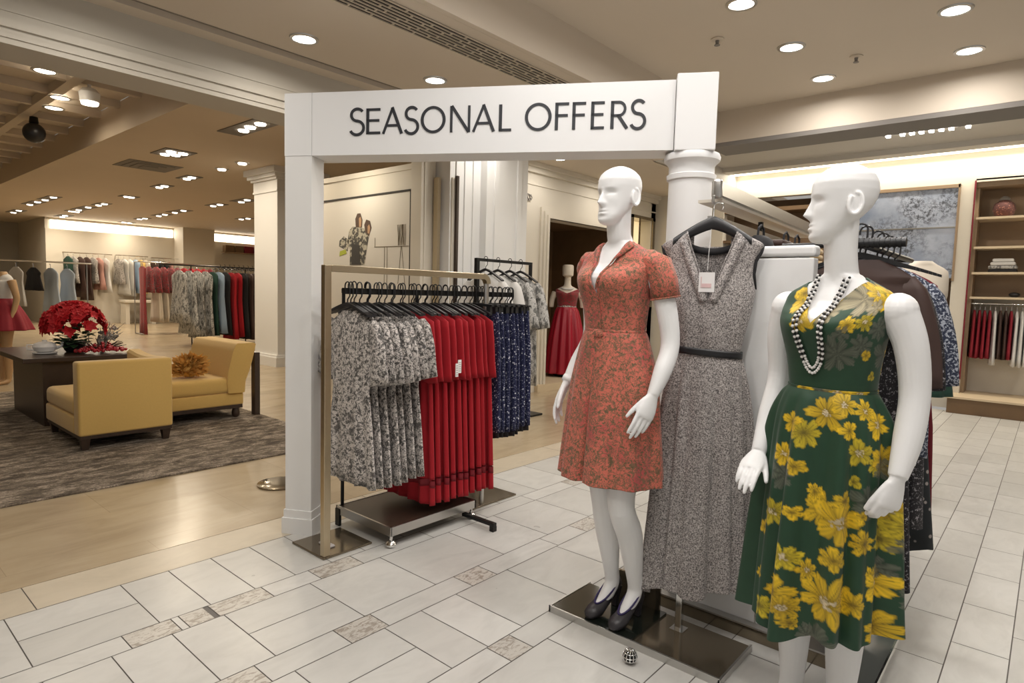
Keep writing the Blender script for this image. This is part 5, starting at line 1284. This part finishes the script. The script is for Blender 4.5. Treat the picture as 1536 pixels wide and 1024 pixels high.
# far wall rails and clothes
W_ = BY - .35
def wallrail(label, x0, x1, z):
    t = thing('wall_rail', label, 'rail', (0,0,0))
    b = MB(); b.tube([(x0,W_,z),(x1,W_,z)], .018, 8); b.build('rail', M['chrome'], t, True)
    for x in (x0+.1,x1-.1):
        b = MB(); b.tube([(x,W_,z),(x,BY,z)], .014, 6); b.build('bracket', M['chrome'], t)
wallrail('chrome wall rail of dark and floral blouses on the far wall', 5.7, 7.1, 2.30)
wallrail('chrome wall rail of white and yellow tops on the far wall', 7.2, 8.2, 2.30)
wallrail('chrome wall rail of red tops and pleated skirts on the far wall', 8.3, 10.2, 2.28)
fg = [(5.85,'darkgreen',1.25,'green'),(6.0,'p_foliage',.9,'black and white lace'),(6.18,'browncloth',1.35,'brown'),(6.36,'browncloth',1.45,'dark brown'),(6.54,'p_foliage',.9,'second lace'),(6.70,'pinkcloth',1.1,'dusty pink'),(6.88,'whitecloth',1.2,'white'),
      (7.28,'p_foliage',.9,'flecked'),(7.45,'whitecloth',1.25,'white'),(7.62,'whitecloth',1.3,'second white'),(7.80,'bluecloth',1.2,'slate blue'),(7.96,'yellow',1.2,'yellow'),(8.12,'creamcloth',1.35,'cream'),
      (8.40,'browncloth',1.1,'brown'),(8.56,'blackcloth',1.5,'black'),(8.72,'blackcloth',1.5,'second black'),(8.88,'pinkcloth',2.0,'long pink')]
for i, (x, mm, L_, cw) in enumerate(fg):
    simple('hanging_blouse','blouse',M[mm],dk(L_,.30),4,.04,150+i,'%s garment on the far wall rail, %s' % (cw, 'on the dark blouse rail' if x < 7.1 else 'on the white top rail' if x < 8.3 else 'beside the pleated skirts'),(x,W_,2.225 if x < 8.3 else 2.205),.2,'tops on the far wall rails')
rack('garment_rack', 'steel rack of red tops, white pleated skirts and red black dresses', 6.1, 8.25, 18.6, 1.95)
fr_ = [(6.2,'p_lace',1.9,.16,0),(6.36,'p_redmix',.75,.24,0),(6.54,'p_redmix',.75,.24,1),(6.72,'p_redmix',.75,.24,1),(6.90,'p_redmix',.75,.24,1),(7.08,'p_redmix',.75,.24,1),(7.26,'red',.7,.24,2),(7.44,'red',.7,.24,2),(7.62,'red',.7,.24,2),(7.80,'red',.7,.24,2),(7.98,'maroon',.9,.22,0)]
for i, (x, mm, L_, w, kind) in enumerate(fr_):
    t = simple('layered_dress','dress',M[mm],dk(L_,w),4,.03,180+i,['long lace dress','red mixed print top','red top'][0 if i == 0 else 1 if mm == 'p_redmix' else 2]+' on the steel rack behind the poinsettia, %s of the row' % ORD[i],(x,18.6,1.88),.15,'dresses on the steel rack behind the poinsettia')
    if kind:
        b = MB(); add_cloth(b, lerp_prof([(-L_+.08,w*.9,.03,.3),(-1.0,w*1.1,.04,.8),(-1.55,w*1.3,.045,1.1)],8), folds=9, amp=.022, seed=200+i, n=36); b.build('pleated_skirt', M['creamcloth' if kind == 1 else 'blackcloth'], t, 'all')
        if kind == 2:
            b = MB(); add_cloth(b, lerp_prof([(-1.15,w*1.16,.044,.9),(-1.6,w*1.34,.05,1.15)],5), folds=9, amp=.022, seed=200+i, n=36); b.build('red_hem', M['maroon'], t, 'all')
t = thing('display_bench', 'white low display bench against the far wall', 'bench', (0,0,0))
b = MB(); b.cbox((7.2,BY-1.2,.72),(8.2,BY-.55,.80),.01,2); b.build('top', M['cream'], t)
for x in (7.3,8.1):
    b = MB(); b.box((x-.06,BY-1.1,0),(x+.06,BY-.6,.72)); b.build('leg', M['cream'], t)
t = thing('wall_cubbies', 'row of dark and red cubby boxes on the far wall beyond the pier', 'shelf', (0,0,0))
b = MB(); b.box((10.9,BY-.3,2.62),(13.6,BY,2.66)); b.build('shelf_board', M['shelfwood'], t)
for i in range(7):
    b = MB(); b.box((10.95+.37*i,BY-.28,2.66),(11.28+.37*i,BY-.02,2.92)); b.build('box', M['brownwood' if i < 2 else 'maroon'], t)

# ================================================================= CEILING FITTINGS AND LIGHT
def lamp_data(name, power, size, col=(1,.90,.76), spread=170):
    l = bpy.data.lights.new(name,'AREA'); l.shape = 'DISK'; l.size = size; l.energy = power; l.color = col; l.spread = math.radians(spread); return l
LD = lamp_data('downlight_beam', POWER_FRONT, .15, (1,.965,.93)); LB = lamp_data('lobby_beam', POWER_LOBBY, .15, (1,.94,.86)); LS = lamp_data('store_beam', POWER_STORE, .16, (1,.86,.66)); LSN = {n: lamp_data('store_beam', POWER_STORE*(.14 if n == 1 else .36*n), .16, (1,.86,.66)) for n in (1,2,3,4)}; LR = lamp_data('shop_beam', POWER_SHOP, .16)
def downlight(x, y, z, r, label, group, ld=None, mt='lamp'):
    t = thing('downlight', label, 'ceiling light', (x,y,z), 0, group)
    b = MB(); q = np.arange(28)*2*PI/28; ring = lambda rad, zz: np.stack([rad*np.cos(q),rad*np.sin(q),np.full(28,zz)],1)
    b.loft([ring(r*.86,-.001),ring(r*.90,-.010),ring(r*1.12,-.008),ring(r*1.16,0),ring(r*.86,0)], False); b.build('trim_ring', M['steel'], t, True)
    b = MB(); b.loft([ring(r*.88,-.0055),ring(r*.88,-.002)]); b.build('lamp_disc', M[mt], t)
    if ld:
        lo = bpy.data.objects.new('downlight_beam', ld); COL.objects.link(lo); lo.location = (x,y,z-.02)
    return t
k = 0
for y in (1.57,.60,-.40):  # lamps outside the view are unseen, added to light the display
    for i, x in enumerate((5.60,4.79,3.92,3.0,2.1,1.2,.3)):
        if y < 0 and x > 2.5: continue  # unseen aisle row added to brighten the green dress mannequin
        yy = 1.57+(.03 if i == 2 else 0) if y > 1 else y
        inview = (y > 1 and i < 3) or (y == .60 and i < 2)
        lab = 'out of the picture, added to light the display area' if not inview else ['in its farthest corner by the beam','second toward the sign from the far corner','nearest the white sign'][i] if y > 1 else ['at the aisle side close to the beam','at the aisle side, nearer the camera'][i]
        downlight(x, yy, 3.2, .083, 'recessed downlight in the raised ceiling tray, ' + lab, 'downlights in the raised ceiling tray', LD)
for i, (x, y) in enumerate(((2.12,3.59),(3.11,3.50),(1.1,3.5),(.1,3.5),(4.1,3.5),(5.3,3.4))):
    downlight(x, y, 2.9, .075, 'recessed downlight in the front ceiling, %s' % ['between bulkhead and vent','right above the sign top edge','','','',''][i] if i < 2 else 'recessed downlight in the front ceiling beyond the frame', 'downlights in the front ceiling', LB)
downlight(6.67, 5.04, 3.15, .085, 'recessed downlight seen under the sign before the lobby wall', 'lobby downlights', LB)
downlight(8.2, 5.0, 3.15, .085, 'recessed lobby downlight beyond the first one', 'lobby downlights', LB)
downlight(5.0, 4.6, 3.15, .085, 'recessed lobby downlight nearest the framed poster', 'lobby downlights', LB)
pic = bpy.data.lights.new('poster_light','AREA'); pic.size = .3; pic.energy = 7; pic.color = (1,.9,.72)
lo = bpy.data.objects.new('poster_light', pic); COL.objects.link(lo); lo.location = (3.9,6.2,2.75); lo.rotation_euler = (0,math.radians(-35),0)
# store ceiling clusters
st = [((3.92,8.10),(3.89,7.86),(3.89,7.60)),((3.89,10.62),(3.87,10.33),(4.01,10.53),(4.04,10.32)),((4.99,11.12),),((4.95,10.28),),((5.03,12.69),(5.02,12.44)),((5.13,14.34),(5.13,14.05)),((5.23,16.6),(5.33,16.62)),
      ((7.12,16.37),(7.10,15.94)),((7.17,14.95),(7.08,14.47)),((9.0,18.78),(9.02,18.39)),((7.17,18.94),(7.11,18.19)),((7.25,20.34),(7.21,19.77)),((7.28,22.0),(7.3,21.6)),((7.37,23.7),(7.55,23.75)),
      ((5.37,18.69),(5.37,19.16)),((5.35,19.96),(5.39,20.97)),((5.36,21.58),(5.5,21.6)),((5.6,23.2),(5.67,23.8)),((4.23,18.46),(4.24,19.26)),((4.23,19.95),(4.25,20.85)),((4.42,22.97),(4.45,23.82))]
for i, cl in enumerate(st):
    cx = sum(p[0] for p in cl)/len(cl); cy = sum(p[1] for p in cl)/len(cl)
    t = thing('ceiling_spot_cluster', 'ceiling fitting with %s small lamps in the far store, %s from the bulkhead' % (['','one','two','three','four'][len(cl)], ORD[i] if i < 20 else 'last'), 'ceiling light', (cx,cy,3.4), 0, 'small lamp clusters in the store ceiling')
    b = MB()
    if len(cl) > 1:
        w = max(abs(p[0]-cx) for p in cl)+.14; h = max(abs(p[1]-cy) for p in cl)+.14
        if i == 0: h += .22
        b.box((-w,-h,-.012),(w,h,-.001))
    else: b.lathe([(.11,-.012),(.12,-.001)], n=20)
    b.build('housing', M['fittingshade' if len(cl) > 1 else 'steel'], t)
    for p in cl:
        b = MB(); b.lathe([(.062,-.03),(.068,-.012)], (p[0]-cx,p[1]-cy,0), 16); b.build('lamp', M['lampsmall'], t)
    lo = bpy.data.objects.new('store_beam', LSN[len(cl)]); COL.objects.link(lo); lo.location = (cx,cy,3.33)
for i, (x, y) in enumerate(((1.6,6.0),(0,6.5),(1.5,8.0),(-1.5,8),(1.93,8.62),(2.32,9.69),(2.40,10.33),(0.5,12),(1,16),(1,20),(-2,14))):
    downlight(x, y, 3.69 if i not in (4,) else 3.69, .11, 'disc light in the coffered store ceiling, %s from the bulkhead' % ORD[i], 'disc lights in the coffered ceiling', LSN[1], 'lampsmall')
t = thing('spotlight', 'round white spotlight hanging at the coffer edge near the bulkhead', 'ceiling light', (2.40,8.8,3.70))
b = MB(); b.tube([(0,0,0),(0,0,-.05)], .02, 8); b.lathe([(.06,-.22),(.10,-.20),(.11,-.10),(.07,-.05)], n=20); b.build('shade', M['pillar'], t, True)
b = MB(); b.lathe([(.085,-.232),(.09,-.215)], n=20); b.build('lamp', M['lampsmall'], t)
t = thing('security_camera', 'black dome camera under the coffered ceiling', 'camera', (2.36,11.2,3.70))
b = MB(); b.lathe([(.05,0),(.06,-.08),(.03,-.12)], n=16); b.build('mount', M['blackmetal'], t, True)
b = MB(); b.ball((0,0,-.22),.14,16,10); b.build('dome', M['black'], t, True)
t = thing('ceiling_vent', 'square grey air diffuser in the store ceiling', 'vent', (4.12,12.0,3.4))
b = MB()
for k in range(4): b.box((-.42+.1*k,-.42+.1*k,-.008-.008*k),(.42-.1*k,.42-.1*k,-.002-.008*k))
b.build('louvres', M['fittingshade'], t)
# long slot grille over the sign
t = thing('ceiling_vent', 'long brown slotted air grille in the front ceiling above the sign', 'vent', (0,0,2.9))
b = MB(); b.box((.6,2.756,-.0035),(3.75,2.988,-.001)); b.build('backing', mat('grille_void', (.012,.008,.005), .9), t)
b = MB()
for k in range(8): b.box((.6,2.755+.0325*k,-.010),(3.75,2.755+.0325*k+.0075,-.003))
x = .6; rr = random.Random(2)
while x < 3.75:
    for k in range(7):
        if rr.random() < .8: b.box((x+rr.uniform(0,.10),2.765+.0325*k,-.014),(x+.112,2.755+.0325*(k+1),-.004)) if False else b.box((x+.02*((k*3)%5),2.7625+.0325*k,-.010),(x+.02*((k*3)%5)+.008,2.755+.0325*(k+1),-.003))
    x += .15
b.build('slats', mat('grille_beige', (.60,.52,.41), .6), t)
# shop light row, detectors
t = thing('ceiling_spot_cluster', 'row of small bright lamps on the side shop ceiling', 'ceiling light', (8.65,1.30,3.4), 0, 'side shop ceiling lamps')
b = MB(); b.box((-.05,-.42,-.02),(.05,.42,-.001)); b.build('housing', M['fittingshade'], t)
for k in range(8):
    b = MB(); yy = -.36+.095*k + (.05 if k == 7 else 0) - (.06 if k == 0 else 0); b.box((-.035,yy-.022,-.05),(.035,yy+.022,-.02)); b.build('lamp', M['lamp'], t)
for (x, y) in ((8.65,1.3),(8.65,-.6),(8.65,3.3),(7.4,.2)):
    lo = bpy.data.objects.new('shop_beam', LR); COL.objects.link(lo); lo.location = (x,y,3.33)
for (x, y, lab) in ((4.34,1.93,'round ceiling sprinkler near the sign block'),(5.25,1.25,'small ceiling sprinkler between the tray downlights')):
    t = thing('ceiling_sprinkler', lab, 'sprinkler', (x,y,3.2))
    b = MB(); b.lathe([(.045,-.001),(.045,-.008),(.02,-.012)], n=18); b.build('plate', M['ceil'], t, True)
    b = MB(); b.lathe([(.014,-.010),(.010,-.04),(.020,-.042),(.020,-.046)], n=12); b.build('head', M['fittingshade'], t, True)
wash = bpy.data.lights.new('cove_wash','AREA'); wash.shape = 'RECTANGLE'; wash.size = 6.5; wash.size_y = .06; wash.energy = POWER_WASH; wash.color = (1,.92,.78)
lo = bpy.data.objects.new('cove_wash', wash); COL.objects.link(lo); lo.location = (10.0,1.2,3.35); lo.rotation_euler = (0,math.radians(18),PI/2)
lo.rotation_euler = (math.radians(18),0,PI/2)

# ================================================================= WORLD AND CAMERA
w = bpy.data.worlds.new('room_fill'); SC.world = w; w.use_nodes = True  # even warm fill added to brighten the open room
w.node_tree.nodes['Background'].inputs[0].default_value = (1.0,.94,.87,1); w.node_tree.nodes['Background'].inputs[1].default_value = WORLD
cam = bpy.data.cameras.new('camera'); co_ = bpy.data.objects.new('camera', cam); COL.objects.link(co_); SC.camera = co_
cam.sensor_width = 36; cam.lens = 36*936.59/1536; cam.clip_end = 100; cam.clip_start = .05
yaw, pitch, roll = math.radians(40.9375), math.radians(4.42464), math.radians(-1.55427)
f = Vector((math.cos(yaw)*math.cos(pitch), math.sin(yaw)*math.cos(pitch), -math.sin(pitch)))
r0 = Vector((math.sin(yaw), -math.cos(yaw), 0)); d0 = f.cross(r0)
rv = math.cos(roll)*r0 + math.sin(roll)*d0; dv = -math.sin(roll)*r0 + math.cos(roll)*d0
co_.matrix_world = Matrix(((rv.x,-dv.x,-f.x,0),(rv.y,-dv.y,-f.y,0),(rv.z,-dv.z,-f.z,1.38),(0,0,0,1)))
SC.view_settings.view_transform = 'Standard'; SC.view_settings.look = 'None'; SC.view_settings.gamma = 1; SC.view_settings.use_curve_mapping = False
SC.view_settings.exposure = EXPOSURE
SC.cycles.use_denoising = True; SC.cycles.max_bounces = 8; SC.cycles.sample_clamp_indirect = 6
